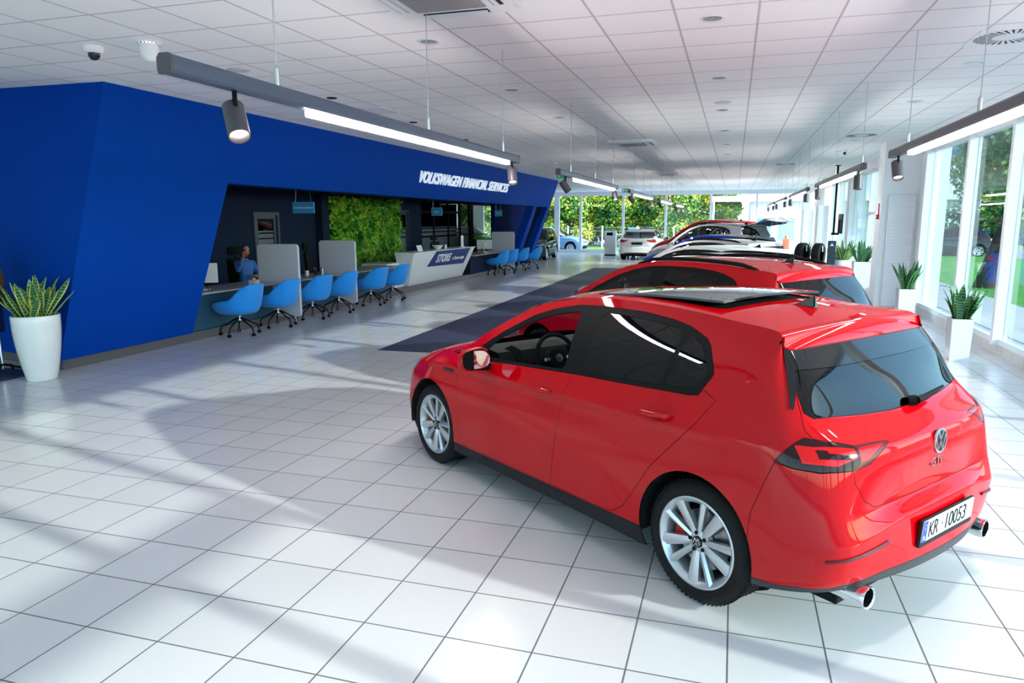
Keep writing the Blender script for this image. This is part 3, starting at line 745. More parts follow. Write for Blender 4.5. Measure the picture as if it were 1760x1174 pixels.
def panel_mesh(name, parts, sides, mats, gap=.0016, lip=.012, deform=None, rigid=None):
    """join left-half panels (and their mirror images) into one mesh; edges are rolled inward so that neighbours leave a dark joint"""
    vs, fs, ns, mi = [], [], [], []
    for (P, N, T) in parts:
        e = {}
        for t in T:
            for a, b in ((t[0], t[1]), (t[1], t[2]), (t[2], t[0])):
                k = (min(a, b), max(a, b)); e[k] = None if k in e else (a, b)
        bd = [v for v in e.values() if v is not None and not (abs(P[v[0], 1]) < 1e-4 and abs(P[v[1], 1]) < 1e-4)]
        Q = P.copy()
        bv = sorted({x for ab in bd for x in ab})
        inw = {x: np.zeros(3) for x in bv}
        for a, b in bd:
            d = P[b] - P[a]; l = np.linalg.norm(d)
            if l < 1e-9: continue
            for x in (a, b): inw[x] += np.cross(N[x], d / l)
        for x in bv:
            l = np.linalg.norm(inw[x])
            if l > 1e-6:
                w = inw[x] / l
                if abs(P[x, 1]) < 1e-4: w[1] = 0
                Q[x] = P[x] + w * gap
        lipi = {x: len(P) + i for i, x in enumerate(bv)}
        LP = np.array([Q[x] - N[x] * lip for x in bv]).reshape(-1, 3)
        A = np.concatenate([Q, LP]); NN = np.concatenate([N, N[bv] if bv else np.zeros((0, 3))])
        F = [tuple(t) for t in T]; MI = [0] * len(F)
        for a, b in bd: F.append((b, a, lipi[a], lipi[b])); MI.append(1)
        for s in sides:
            o = sum(len(v) for v in vs)
            X = A * np.array([1, s, 1.]); Y = NN * np.array([1, s, 1.])
            vs.append(X); ns.append(Y)
            fs += [tuple(i + o for i in (f if s > 0 else f[::-1])) for f in F]; mi += MI
    vs = np.concatenate(vs); ns = np.concatenate(ns)
    if deform: vs = deform(vs)
    if rigid: vs, ns = rigid(vs, ns)
    me = bpy.data.meshes.new(name)
    me.from_pydata(vs.tolist(), [], fs)
    for m in mats: me.materials.append(m)
    me.polygons.foreach_set('material_index', mi)
    me.polygons.foreach_set('use_smooth', [True] * len(fs))
    me.update()
    if deform is None or getattr(deform, 'mild', True):
        me.normals_split_custom_set_from_vertices([tuple(n) for n in ns])
    return me

def wheel_meshes(r=.317, rim=.232, w=.215, lod=1):
    """tyre, rim, disc and caliper round the origin, axle along y, outer face towards +y"""
    n = 64 if lod else 28
    bm = B(); h = w / 2
    prof = [(rim - .012, -h + .02), (rim + .004, -h + .008), (rim + .03, -h - .002), (r - .045, -h - .006), (r - .018, -h + .006), (r - .004, -h + .026)]
    for i, y in enumerate((-.075, -.038, 0., .038, .075)):
        if i in (1, 2, 3) or True:
            prof += [(r, y - .007), (r - .007, y - .0045), (r - .007, y + .0045), (r, y + .007)] if abs(y) < .07 else [(r, y)]
    prof += [(r - .004, h - .026), (r - .018, h - .006), (r - .045, h + .006), (rim + .03, h + .002), (rim + .004, h - .008), (rim - .012, h - .02)]
    lathe(bm, prof, n, axis='y')
    tyre = bm
    if lod:
        for k in range(72):                                        # cross grooves on the shoulders
            for s in (-1, 1):
                a = 2 * PI * (k + (.5 if s > 0 else 0)) / 72
                c = B(); box(c, -.004, .004, .079 * s - .018, .079 * s + .018, -.003, .0015)
                xf(c, Matrix.Rotation(a, 4, 'Y') @ Matrix.Translation((0, 0, r - .0005)) @ Matrix.Rotation(s * .5, 4, 'Z'))
                me = bpy.data.meshes.new('t'); c.to_mesh(me); c.free(); tyre.from_mesh(me); bpy.data.meshes.remove(me)
    # rim: barrel, lip, ten blades in five pairs
    bm = B()
    lathe(bm, [(rim - .004, -h + .02), (rim - .03, -h + .03), (rim - .04, 0), (rim - .032, h - .03), (rim - .018, h - .012), (rim - .004, h - .004), (rim + .004, h - .006), (rim + .004, h - .014)], n, axis='y')
    lathe(bm, [(.0, h - .028), (.05, h - .028), (.062, h - .034), (.066, h - .07), (.0, h - .07)], 32 if lod else 16, axis='y')
    for k in range(5):
        for wide in (0, 1):
            a = 2 * PI * k / 5 + (.30 if wide else -.30) + .2
            c = B()
            w0, w1 = (.017, .030) if wide else (.012, .019)
            tw = (.10 if wide else -.08)
            pts = []
            for (rr, ww, yy, th) in ((.045, w0, h - .030, .03), (.10, (w0 + w1) * .5, h - .022, .03), (.17, w1 * .95, h - .016, .028), (rim - .012, w1 * 1.08, h - .012, .024)):
                sh = tw * (rr - .045)
                pts.append([(sh - ww, yy, rr), (sh + ww * .15, yy + .006, rr), (sh + ww, yy - .004, rr), (sh + ww, yy - th, rr), (sh - ww, yy - th, rr)])
            vv = [[c.verts.new(p) for p in q] for q in pts]
            for i in range(len(vv) - 1):
                for j in range(5): c.faces.new((vv[i][j], vv[i][(j + 1) % 5], vv[i + 1][(j + 1) % 5], vv[i + 1][j]))
            c.faces.new(vv[0]); c.faces.new(vv[-1]); bmesh.ops.recalc_face_normals(c, faces=c.faces[:])
            xf(c, Matrix.Rotation(a, 4, 'Y'))
            me = bpy.data.meshes.new('t'); c.to_mesh(me); c.free(); bm.from_mesh(me); bpy.data.meshes.remove(me)
    rimm = bm
    bolts = B()
    for k in range(1 if lod else 5):
        a = 2 * PI * k / 5 + .2
        lathe(bolts if lod else rimm, [(.0, h - .022), (.010, h - .022), (.010, h - .05)], 10, (.047 * math.sin(a), 0, .047 * math.cos(a)), 'y')
    cap = B(); lathe(cap, [(.0, h - .017), (.028, h - .018), (.031, h - .024), (.031, h - .04)], 24, axis='y')
    disc = B(); lathe(disc, [(.06, .03), (.155, .03), (.155, .012), (.06, .012)], 40 if lod else 20, axis='y')
    lathe(disc, [(rim - .045, -.06), (.03, -.06)], 32, axis='y', mi=1)
    cal = B()
    for a in np.linspace(-.42, .42, 6): pass
    o = [(.165 * math.sin(a), .165 * math.cos(a)) for a in np.linspace(-.42, .42, 9)] + [(.105 * math.sin(a), .105 * math.cos(a)) for a in np.linspace(.36, -.36, 9)]
    prism(cal, o, -.01, .055, 'y')
    return tyre, rimm, bolts, cap, disc, cal

def emblem(r, d):
    """round badge: ring with a V over a W"""
    bm = B(); t = r * .085
    lathe(bm, [(r, 0), (r, d), (r - 1.6 * t, d * 1.2), (r - 1.6 * t, 0)], 40)
    ri = r - t
    def stroke(a, b): 
        a, b = Vector(a) * ri, Vector(b) * ri; n = Vector((-(b - a).y, (b - a).x)).normalized() * t
        prism(bm, [tuple(a + n), tuple(a - n), tuple(b - n), tuple(b + n)], 0, d, 'z')
    for s in (-1, 1):
        stroke((s * .44, .86), (0, .10)); stroke((s * .86, .44), (s * .38, -.86)); stroke((s * .38, -.86), (0, .0))
    return bm

def paint(name, c, rough=.45, metal=0.0): return mat(name, c, rough, metal, coat=.7, spec=0.0 if metal == 0 else .5)
M['paint_red'] = paint('paint_red', (.45, .001, .004))
M['paint_red2'] = paint('paint_dark_red', (.38, .001, .004))
M['paint_white'] = paint('paint_white', (.68, .69, .70))
M['paint_silver'] = paint('paint_silver', (.50, .50, .50), .3, .6)
M['paint_sand'] = paint('paint_pale_grey', (.60, .59, .57), .35, .2)
M['paint_blue'] = paint('paint_blue', (.005, .05, .45))
M['paint_green'] = paint('paint_green', (.06, .36, .02))
M['paint_dkgreen'] = paint('paint_dark_green', (.006, .035, .038))
M['paint_ice'] = paint('paint_ice_blue', (.20, .36, .52), .3, .2)
M['paint_dark'] = paint('paint_dark', (.02, .03, .04))
M['car_glass'] = glass('tinted_car_glass', (.03, .034, .04), ior=1.42)
M['car_glass_clear'] = glass('clear_car_glass', (.62, .72, .70), ior=1.5)
M['tire'] = noisy(mat('tyre_rubber', (.010, .010, .011), .6, spec=.12), 40, 0.3)
M['alloy'] = mat('alloy', (.62, .64, .68), .28, .75)
M['disc'] = mat('brake_disc', (.35, .35, .36), .35, 1.0)
M['tail_smoked'] = mat('smoked_lamp', (.020, .003, .004), .10, spec=.35)
M['tail_red'] = mat('red_lamp', (.55, .004, .006), .12, spec=.35, emit=(1, .01, .01, .10))
M['tail_dark'] = mat('dark_lamp', (.10, .01, .014), .12, spec=.35)
M['headlamp'] = mat('headlamp', (.30, .33, .38), .08, .5, coat=1.0)
M['interior'] = mat('interior_black', (.012, .012, .014), .65, spec=.06)
M['dash_top'] = mat('dashboard_grey', (.022, .021, .020), .6, spec=.1)
M['plate_blue'] = mat('plate_blue', srgb(20, 70, 190), .4)
M['amber'] = mat('amber', srgb(240, 150, 20), .3)

_cache = {}
def build_car(name, label, loc, yaw, paint_key, style='hatch', scale=(1, 1, 1), detail=1, group=None, rails=None, open_gate=0.0, hero=False, cat='car', roof_key=None, glass_key='car_glass', skip=()):
    root = thing(name, label, cat, loc, yaw, group)
    key = (style, detail)
    if key not in _cache:
        _cache[key] = car_panels(style, *( (.10, .12) if detail == 2 else (.22, .30)), handles=detail == 2)
    Pn, S = _cache[key]
    Lx, Wy, Hz = scale
    def deform(v):
        v = v.copy(); v[:, 0] = (v[:, 0] - 1.31) * Lx + 1.31; v[:, 1] *= Wy
        z = v[:, 2]; v[:, 2] = np.where(z < .4, z * 1.0 + (Hz - 1) * .35 * (z > .3) , .4 + (z - .4) * (1 + (Hz - 1) * 1.45 / 1.06) + (Hz - 1) * .0)
        return v
    D = None if scale == (1, 1, 1) else deform
    if D: D.mild = max(abs(q - 1) for q in scale) < .12
    dp = lambda p: tuple(D(np.array([p], float))[0]) if D else tuple(p)
    pm = M[paint_key]; blk = M['interior']
    rigid = None
    if open_gate:
        h = np.array(dp((-.26, 0, 1.41))); R = np.array(Matrix.Rotation(open_gate, 3, 'Y'))
        rigid = lambda v, n: ((v - h) @ R.T + h, n @ R.T)
    def part(pname, src, sides, mats, parent, rg=None, **k):
        ps = [Pn[s] for s in src if s in Pn]
        if not ps: return None
        me = panel_mesh(pname, ps, sides, [q if not isinstance(q, str) else M[q] for q in mats], deform=D, rigid=rg, **k)
        o = bpy.data.objects.new(pname, me); COL.objects.link(o); o.parent = parent
        return o
    both = (1, -1)
    part('body', ['body', 'body_top'], both, [pm, blk], root)
    part('hood', ['hood'], both, [pm, blk], root)
    part('cowl', ['cowl'], both, ['black', blk], root)
    part('roof', ['roof'] + ([] if hero else ['sunroof_opening']), both, [M[roof_key] if roof_key else pm, blk], root)
    part('windshield', ['windshield'], both, ['car_glass_clear', blk], root)
    for s in both:
        fd = part('front_door', ['front_door'], (s,), [pm, blk], root)
        rd = part('rear_door', ['rear_door'], (s,), [pm, blk], root)
        part('window_trim', ['window_trim'], (s,), ['black', blk], root)
        if not (hero and s > 0): part('front_window', ['front_window'], (s,), [M['car_glass_clear'] if hero else M[glass_key], blk], fd)
        part('side_window', ['side_window'], (s,), [glass_key, blk], rd)
        part('quarter_window', ['quarter_window'], (s,), [glass_key, blk], root)
        if detail == 2:
            for par, hx, hz in ((fd, 1.235, .872), (rd, .275, .93)):
                bm = B(); pts = []
                for i in range(11):
                    t = i / 10; pts.append((hx + .105 - .21 * t, s * (.884 + .026 * math.sin(PI * t) ** .6), hz - .007 + .018 * t))
                tube(bm, pts, [.008 + .009 * math.sin(PI * min(1, max(0, .08 + .84 * i / 10))) for i in range(11)], 10)
                for v in bm.verts: v.co.y = s * (.895 + (abs(v.co.y) - .895) * .75)
                if D:
                    for v in bm.verts: v.co = Vector(dp(v.co))
                obj('door_handle', bm, pm, par, 'all')
        part('side_skirt', ['side_skirt'], (s,), ['dark_grey', blk], root)
        # lamps
        tl = part('tail_light', ['tail_light'], (s,), ['tail_smoked', blk], root, gap=.001)
        part('red_lens', ['tail_lens'], (s,), ['tail_red', blk], tl, gap=.0, lip=.0005)
        part('dark_core', ['tail_core'], (s,), ['tail_smoked', blk], tl, gap=.0, lip=.0005)
        part('headlight', ['headlight'], (s,), ['headlamp', blk], root)
        # mirror
        mx, my, mz = dp((1.83, s * .93, .985))
        bm = B(); bmesh.ops.create_uvsphere(bm, u_segments=20, v_segments=12, radius=1)
        for v in bm.verts:
            c = v.co; c.x = (c.x * .085 if c.x > 0 else max(c.x, -.35) * .10); c.y = math.copysign(abs(c.y) ** .75, c.y) * .115; c.z = math.copysign(abs(c.z) ** .8, c.z) * .078 - .012 * (c.y * s / .115)
        xf(bm, Matrix.Translation((mx, my + s * .06, mz)))
        sm = obj('side_mirror', bm, pm, fd, 'all')
        bm = B(); prism(bm, [(.94 * .105 * math.copysign(abs(math.cos(a)) ** .7, math.cos(a)), .88 * .07 * math.copysign(abs(math.sin(a)) ** .75, math.sin(a))) for a in np.linspace(0, 2 * PI, 28, endpoint=False)], -.004, .0, 'x')
        xf(bm, Matrix.Translation((mx - .037, my + s * .06, mz)) @ Matrix.Rotation(-s * .16, 4, 'Z')); obj('mirror_glass', bm, mat('mirror_glass', (.9, .92, .94), .02, 1.0) if '_mg' not in M else M['_mg'], sm)
        bm = B(); prism(bm, [(1.02 * .105 * math.copysign(abs(math.cos(a)) ** .7, math.cos(a)), .98 * .07 * math.copysign(abs(math.sin(a)) ** .75, math.sin(a))) for a in np.linspace(0, 2 * PI, 28, endpoint=False)], -.004, .012, 'x')
        xf(bm, Matrix.Translation((mx - .034, my + s * .06, mz))); obj('mirror_bezel', bm, 'black', sm)
        bm = B(); tube(bm, [(mx + .03, my - s * .12, mz - .075), (mx + .015, my - s * .05, mz - .07), (mx + .01, my + s * .04, mz - .055)], [.03, .024, .03], 10); obj('mirror_base', bm, 'black', sm, True)
    tg = part('tailgate', ['tailgate'], both, [pm, blk], root, rg=rigid)
    part('rear_window', ['rear_window'], both, ['car_glass' if not hero else 'car_glass_rear', blk], tg, rg=rigid)
    sp = part('spoiler', ['spoiler'], both, [M[roof_key] if roof_key and not open_gate else pm, blk], tg, rg=rigid, lip=.02)
    for s in both:
        il = part('inner_tail_light', ['tail_light_inner'], (s,), ['tail_dark', blk], tg, rg=rigid, gap=.001)
        li = part('inner_red_lens', ['tail_lens_inner'], (s,), ['tail_red', blk], tg, rg=rigid, gap=.0, lip=.0005)
    part('rear_bumper', ['bumper'], both, [pm, blk], root)
    part('diffuser', ['diffuser'], both, ['diffuser_grey', blk], root)
    part('grille', ['grille'], both, ['black_gloss', blk], root); part('air_intake', ['intake'], both, ['black', blk], root)
    # under the skin: floor tub, wheel wells, dark lining
    bm = B(); box(bm, -.62, 3.25, -.62, .62, .19, .34)
    for x in (-.02, 2.607):
        for s in both:
            n = 18
            for i in range(n):
                a0, a1 = PI * i / n - .2, PI * (i + 1) / n - .2 + (.4 if i == n - 1 else 0)
                R = ARCH_R + .004
                q = [(x + .02 + R * math.cos(a0), s * .872, .335 + R * math.sin(a0)), (x + .02 + R * math.cos(a1), s * .872, .335 + R * math.sin(a1)), (x + .02 + R * math.cos(a1), s * .52, .335 + R * math.sin(a1)), (x + .02 + R * math.cos(a0), s * .52, .335 + R * math.sin(a0))]
                bm.faces.new([bm.verts.new(p) for p in q])
            bm.faces.new([bm.verts.new((x + .02 + R * math.cos(a), s * .53, .335 + R * math.sin(a))) for a in np.linspace(0, 2 * PI, 20, endpoint=False)])
    if D:
        for v in bm.verts: v.co = Vector((dp(v.co)[0], dp(v.co)[1], v.co.z))
    obj('underbody', bm, 'interior', root)
    if detail == 2:
        U, V = np.meshgrid(np.linspace(6.3, 15.5, 60), np.linspace(.6, 6, 16), indexing='ij'); uv = np.stack([U.ravel(), V.ravel()], 1)
        n0, n1 = 60, 16
        tri = np.array([(i * n1 + j, (i + 1) * n1 + j, (i + 1) * n1 + j + 1, i * n1 + j + 1) for i in range(n0 - 1) for j in range(n1 - 1)])
        P = S.side(uv) - S.normals(S.side, uv, [18, 8]) * .045
        mid = P[tri].mean(1)
        keep = ~((mid[:, 2] < .72) & ((np.abs(mid[:, 0]) < .40) | (np.abs(mid[:, 0] - 2.627) < .40)))
        U, V = np.meshgrid(np.linspace(9.2, 14.0, 30), np.linspace(0, 1, 8), indexing='ij'); us = np.stack([U.ravel(), V.ravel()], 1); Q = S.top(us) - S.normals(S.top, us, [18, 1]) * .03
        t2 = np.array([(i * 8 + j, (i + 1) * 8 + j, (i + 1) * 8 + j + 1, i * 8 + j + 1) for i in range(29) for j in range(7)])
        if hero: t2 = t2[~((us[t2].mean(1)[:, 0] < 12.4) & (us[t2].mean(1)[:, 0] > 9.4) & (us[t2].mean(1)[:, 1] > .22))]
        vs, fs = [], []
        for s in both:
            o = len(vs); vs += (P * [1, s, 1]).tolist(); fs += [tuple(int(i) + o for i in t) for t in tri[keep]]
            o = len(vs); vs += (Q * [1, s, 1]).tolist(); fs += [tuple(int(i) + o for i in t) for t in t2]
        if D: vs = D(np.array(vs)).tolist()
        me = bpy.data.meshes.new('interior_lining'); me.from_pydata(vs, [], fs); obj('interior_lining', me, 'interior', root, 'all')
        # seats, dashboard, steering wheel
        for s in both:
            bm = B(); box(bm, .62, 1.12, s * .36 - .25, s * .36 + .25, .34, .52, .06, 3); obj('seat', bm, 'interior', root, True)
            bm = B(); box(bm, -.07, .07, -.24, .24, 0, .60, .06, 3); xf(bm, Matrix.Translation((.62, s * .36, .48)) @ Matrix.Rotation(-.34, 4, 'Y')); obj('seat_back', bm, 'interior', root, True)
            bm = B(); box(bm, -.05, .05, -.12, .12, 0, .18, .045, 3); xf(bm, Matrix.Translation((.42, s * .36, 1.07)) @ Matrix.Rotation(-.25, 4, 'Y')); obj('headrest', bm, 'interior', root, True)
        bm = B(); box(bm, -.14, .30, -.62, .62, .36, .55, .06, 3); box(bm, -.24, -.10, -.62, .62, .45, 1.0, .05, 3); obj('rear_bench', bm, 'interior', root, True)
        bm = B(); prism(bm, [(1.95, .52), (1.90, .74), (1.90, .90), (1.96, .975), (2.12, .99), (2.34, .965), (2.38, .60)], -.70, .70, 'y'); obj('dashboard', bm, 'dash_top', root, 25)
        bm = B(); prism(bm, rounded(.52, .15, .03), 0, .012, 'x'); xf(bm, Matrix.Translation((1.895, .22, .90)) @ Matrix.Rotation(.10, 4, 'Y')); obj('instrument_screen', bm, 'black_gloss', root)
        bm = B(); prism(bm, [(1.80, .90), (1.84, 1.0), (1.95, 1.02), (2.05, .98)], .16, .58, 'y'); obj('instrument_hood', bm, 'dash_top', root, 25)
        bm = B(); tube(bm, [(1.72, .36, .93), (1.95, .36, .86)], .035, 10); obj('steering_column', bm, 'interior', root, True)
        bm = B()
        lathe(bm, [(.178 + .016 * math.cos(a), .016 * math.sin(a)) for a in np.linspace(0, 2 * PI, 11)], 36, axis='x')
        prism(bm, rounded(.17, .13, .05), -.02, .03, 'x'); box(bm, -.012, .012, -.175, .175, -.03, .02, .008, 1); box(bm, -.012, .012, -.02, .02, -.175, 0, .008, 1)
        T = Matrix.Translation((1.70, .36, .935)) @ Matrix.Rotation(.36, 4, 'Y')
        xf(bm, T); sw = obj('steering_wheel', bm, 'interior', root, True)
        for y in (-.10, .10):
            bm = B(); box(bm, -.024, -.014, y - .025, y + .025, -.012, .012, .004, 1); xf(bm, T); obj('wheel_trim', bm, 'steel', sw)
        bm = emblem(.028, .006); xf(bm, T @ Matrix.Translation((-.022, 0, 0)) @ Matrix.Rotation(-PI / 2, 4, 'Y') @ Matrix.Rotation(PI / 2, 4, 'Z')); obj('wheel_badge', bm, 'steel', sw)
    # wheels
    lod = 1 if detail == 2 else 0
    if ('w', lod) not in _cache: _cache[('w', lod)] = None
    for x in (0.0, 2.627):
        for s in both:
            k = ('wm', lod)
            if k not in _cache:
                ty, ri, bo, ca, di, cl = wheel_meshes(lod=lod)
                def mk(nm, b, m): 
                    o = obj(nm, b, m, None, True); me = o.data; bpy.data.objects.remove(o); return me
                _cache[k] = [mk('wheel', ty, 'tire'), mk('rim', ri, 'alloy'), mk('wheel_bolts', bo, 'black'), mk('hub_cap', ca, 'black_gloss'), mk('brake_disc', di, ['disc', 'interior']), mk('brake_caliper', cl, M['paint_red'])]
                _cache[('em', lod)] = mk('hub_badge', emblem(.027, .003), 'chrome')
            W = _cache[k]
            wo_ = bpy.data.objects.new('wheel', W[0]); COL.objects.link(wo_); wo_.parent = root
            p = dp((x, s * .755, .317)); wo_.location = (p[0], p[1], .317); wo_.rotation_euler = (0, 0, 0 if s > 0 else PI)
            if hero or detail == 2:
                for k in range(5):
                    c = bpy.data.objects.new('wheel_bolt', W[2]); COL.objects.link(c); c.parent = wo_; c.rotation_euler = (0, 2 * PI * k / 5, 0)
            for nm, me in zip(('rim', 'wheel_bolts', 'hub_cap', 'brake_disc') + (('brake_caliper',) if hero else ()), W[1:]):
                if nm == 'wheel_bolts': continue
                c = bpy.data.objects.new(nm, me); COL.objects.link(c); c.parent = wo_
                if nm == 'brake_caliper': c.rotation_euler = (0, (1.35 if x == 0 else 1.35) * s, 0)
            if hero:
                c = bpy.data.objects.new('hub_badge', _cache[('em', lod)]); COL.objects.link(c); c.parent = wo_
                c.location = (0, .091, 0); c.rotation_euler = (-PI / 2, 0, PI) if True else None
    # roof furniture
    if rails:
        for s in both:
            bm = B(); us = np.linspace(8.9, 13.2, 24); E = S.top(np.stack([us, np.full(24, .03)], 1))
            pts = [dp((p[0], s * p[1], p[2] + .026 * min(1, 4 * t * (1 - t) * 2.2) - .004)) for p, t in zip(E, np.linspace(0, 1, 24))]
            tube(bm, pts, .019, 8); obj('roof_rail', bm, rails, root, 'all')
    fx, _, fz = dp((.02, 0, 1.452))
    bm = B()
    prof = [(.11, 0), (.02, .022), (-.045, .062), (-.062, .064), (-.075, .0)]
    n = len(prof); hw = [.022, .026, .012, .010, .022]
    l = [bm.verts.new((fx + p[0], hw[i] * (.5 if p[1] > .03 else 1), fz - .006 + p[1])) for i, p in enumerate(prof)]; r_ = [bm.verts.new((fx + p[0], -hw[i] * (.5 if p[1] > .03 else 1), fz - .006 + p[1])) for i, p in enumerate(prof)]
    bm.faces.new(l); bm.faces.new(r_[::-1])
    for i in range(n): bm.faces.new((l[i], r_[i], r_[(i + 1) % n], l[(i + 1) % n]))
    bmesh.ops.recalc_face_normals(bm, faces=bm.faces[:]); bmesh.ops.bevel(bm, geom=bm.edges[:], offset=.006, segments=2, affect='EDGES')
    obj('antenna_fin', bm, 'black_gloss', root, True)
    return root, tg, S
M['car_glass_rear'] = glass('rear_screen_glass', (.03, .035, .04), ior=1.5)
M['diffuser_grey'] = mat('diffuser_grey', (.03, .032, .036), .42, spec=.3)
M['_mg'] = mat('mirror_glass', (.9, .92, .94), .02, 1.0)

# the red hatchback in front
YAW = math.radians(142.957)
hero, gate, SH = build_car('hatchback', 'bright red five-door hatchback in front with its driver window open and white rear number plate', (0.399, 4.162, 0), YAW, 'paint_red', detail=2, hero=True)
def on_tail(me, y, z, x, lift, parent, name, m, tilt=0.0, size=1):
    o = bpy.data.objects.new(name, me); COL.objects.link(o); o.parent = parent
    me.materials.append(M[m] if isinstance(m, str) else m)
    # local x runs to the car's right seen from behind (-y), local y up, local z to the rear
    xa = Vector((0, -1, 0)); ya = Vector((math.sin(tilt), 0, math.cos(tilt))); za = xa.cross(ya)
    o.matrix_local = Matrix.Translation((x - lift, y, z)) @ Matrix((xa, ya, za)).transposed().to_4x4()
    return o
def bmesh_data(bm, name='part'):
    me = bpy.data.meshes.new(name); bm.to_mesh(me); bm.free(); return me
bd = B(); lathe(bd, [(0, .0), (.058, .0), (.058, .004), (0, .004)], 40)
on_tail(bmesh_data(bd), 0, .878, -.722, .003, gate, 'badge_disc', 'black_gloss', .03)
on_tail(bmesh_data(emblem(.060, .008)), 0, .878, -.722, .006, gate, 'round_badge', 'chrome', .03)
on_tail(text_mesh('GTI', .062, .006, space=1.15, align='CENTER', offset=.0015), 0, .755, -.718, .006, gate, 'lettering', 'chrome', .03)
# wiper
bm = B(); tube(bm, [(-.60, -.02, 1.045), (-.605, -.10, 1.052), (-.595, -.30, 1.075)], [.020, .016, .007], 8); tube(bm, [(-.57, .0, 1.04), (-.60, -.02, 1.045)], .026, 10)
obj('wiper', bm, 'black', gate, True)
# black flanks and lip under the spoiler
bm = B()
us = np.linspace(14.3, 18, 26); E_ = SH.top(np.stack([us, np.zeros(26)], 1)); I_ = SH.side(np.stack([us, np.full(26, 7.15)], 1))
for s in (1, -1):
    va = [bm.verts.new((p[0] - .012, s * p[1], p[2] + .004)) for p in E_]; vb = [bm.verts.new((p[0] + .012, s * p[1], p[2] - .018)) for p in E_]; vc = [bm.verts.new((q[0] - .004, s * q[1] * 1.0, q[2])) for q in I_]
    for i in range(25):
        bm.faces.new((va[i], va[i + 1], vb[i + 1], vb[i])); 
bmesh.ops.recalc_face_normals(bm, faces=bm.faces[:])
obj('spoiler_lip', bm, 'paint_red', gate, True)
bm = B()
U = np.linspace(15.05, 18, 30); V = np.linspace(7.35, 7.98, 6)
for s in (1, -1):
    g = [[bm.verts.new(tuple((SH.side(np.array([[u, v]])) + SH.normals(SH.side, np.array([[u, v]]), [18, 8]) * .004)[0] * np.array([1, s, 1]))) for v in V] for u in U]
    for i in range(29):
        for j in range(5): bm.faces.new((g[i][j], g[i + 1][j], g[i + 1][j + 1], g[i][j + 1]))
bmesh.ops.recalc_face_normals(bm, faces=bm.faces[:])
obj('screen_band', bm, 'black_gloss', gate, 'all')
U = np.linspace(14.6, 15.5, 14); V = np.linspace(6.15, 7.98, 14)
for s in (1, -1):
    bm = B(); g = []
    for i, u in enumerate(U):
        row = []
        for j, v in enumerate(V):
            f = (v - 6.15) / 1.83; uu = 15.04 - .10 * f + (.55 * f + .12) * (i / 13)
            row.append(bm.verts.new(tuple((SH.side(np.array([[uu, v]])) + SH.normals(SH.side, np.array([[uu, v]]), [18, 8]) * .007)[0] * np.array([1, s, 1]))))
        g.append(row)
    for i in range(13):
        for j in range(13): bm.faces.new((g[i][j], g[i + 1][j], g[i + 1][j + 1], g[i][j + 1]))
    bmesh.ops.recalc_face_normals(bm, faces=bm.faces[:])
    obj('screen_flank', bm, 'black_gloss', gate, 'all')
# number plate
pl = B(); prism(pl, rounded(.535, .135, .012), 0, .012, 'z')
plate = on_tail(bmesh_data(pl), 0, .495, -.785, .004, hero, 'license_plate', 'dark_grey', -.06)
def on_plate(bm, name, m, z0=0.0):
    o = bpy.data.objects.new(name, bm if isinstance(bm, bpy.types.Mesh) else bmesh_data(bm)); COL.objects.link(o); o.parent = plate; o.data.materials.append(M[m] if isinstance(m, str) else m); return o
p = B(); prism(p, rounded(.52, .105, .008, y=.012), .012, .0145, 'z'); on_plate(p, 'plate_face', mat('plate_white', (.78, .79, .80), .4))
p = B(); prism(p, rounded(.042, .103, .006, x=-.238, y=.012), .0145, .0155, 'z'); on_plate(p, 'plate_band', 'plate_blue')
t = text_mesh('KR', .112, .002, space=.92); o = on_plate(t, 'plate_letters', 'dark_grey'); o.location = (-.205, -.026, .0155); o.scale = (.72, 1, 1)
t = text_mesh('10053', .112, .002, space=.95); o = on_plate(t, 'plate_digits', 'dark_grey'); o.location = (-.050, -.026, .0155); o.scale = (.88, 1, 1)
t = text_mesh('PL', .030, .001); o = on_plate(t, 'plate_country', 'letter'); o.location = (-.252, -.030, .016); o.scale = (.75, 1, 1)
st = B()
for k in range(12): lathe(st, [(0, .0155), (.0022, .0155), (.0022, .0163)], 6, (-.238 + .012 * math.cos(k * PI / 6), .035 + .012 * math.sin(k * PI / 6), .0002))
on_plate(st, 'plate_stars', mat('star_yellow', srgb(240, 200, 40), .4))
p = B(); prism(p, rounded(.010, .016, .003, x=-.066, y=.012), .0145, .0155, 'z'); on_plate(p, 'plate_sticker', 'plate_blue')
# exhaust tips
for s in (1, -1):
    bm = B(); lathe(bm, [(.046, -.56), (.050, -.735), (.052, -.752), (.050, -.757), (.043, -.752), (.041, -.62), (.0, -.62)], 28, (0, s * .60, .275), 'x', mi=0)
    for f in bm.faces:
        c = f.calc_center_median()
        if math.hypot(c.y - s * .60, c.z - .275) < .044 and c.x > -.745: f.material_index = 1
    obj('exhaust_pipe', bm, ['chrome', 'interior'], hero, True)
# amber reflection-like side marker is the shop's, the bumper's red reflectors are the car's
for s in (1, -1):
    bm = B(); pts = SH.side(np.array([[u, 1.55] for u in np.linspace(15.62, 16.7, 14)])); 
    tube(bm, [(p[0] - .001, s * p[1], p[2]) for p in pts], .009, 6); obj('reflector', bm, 'tail_dark', hero, True)
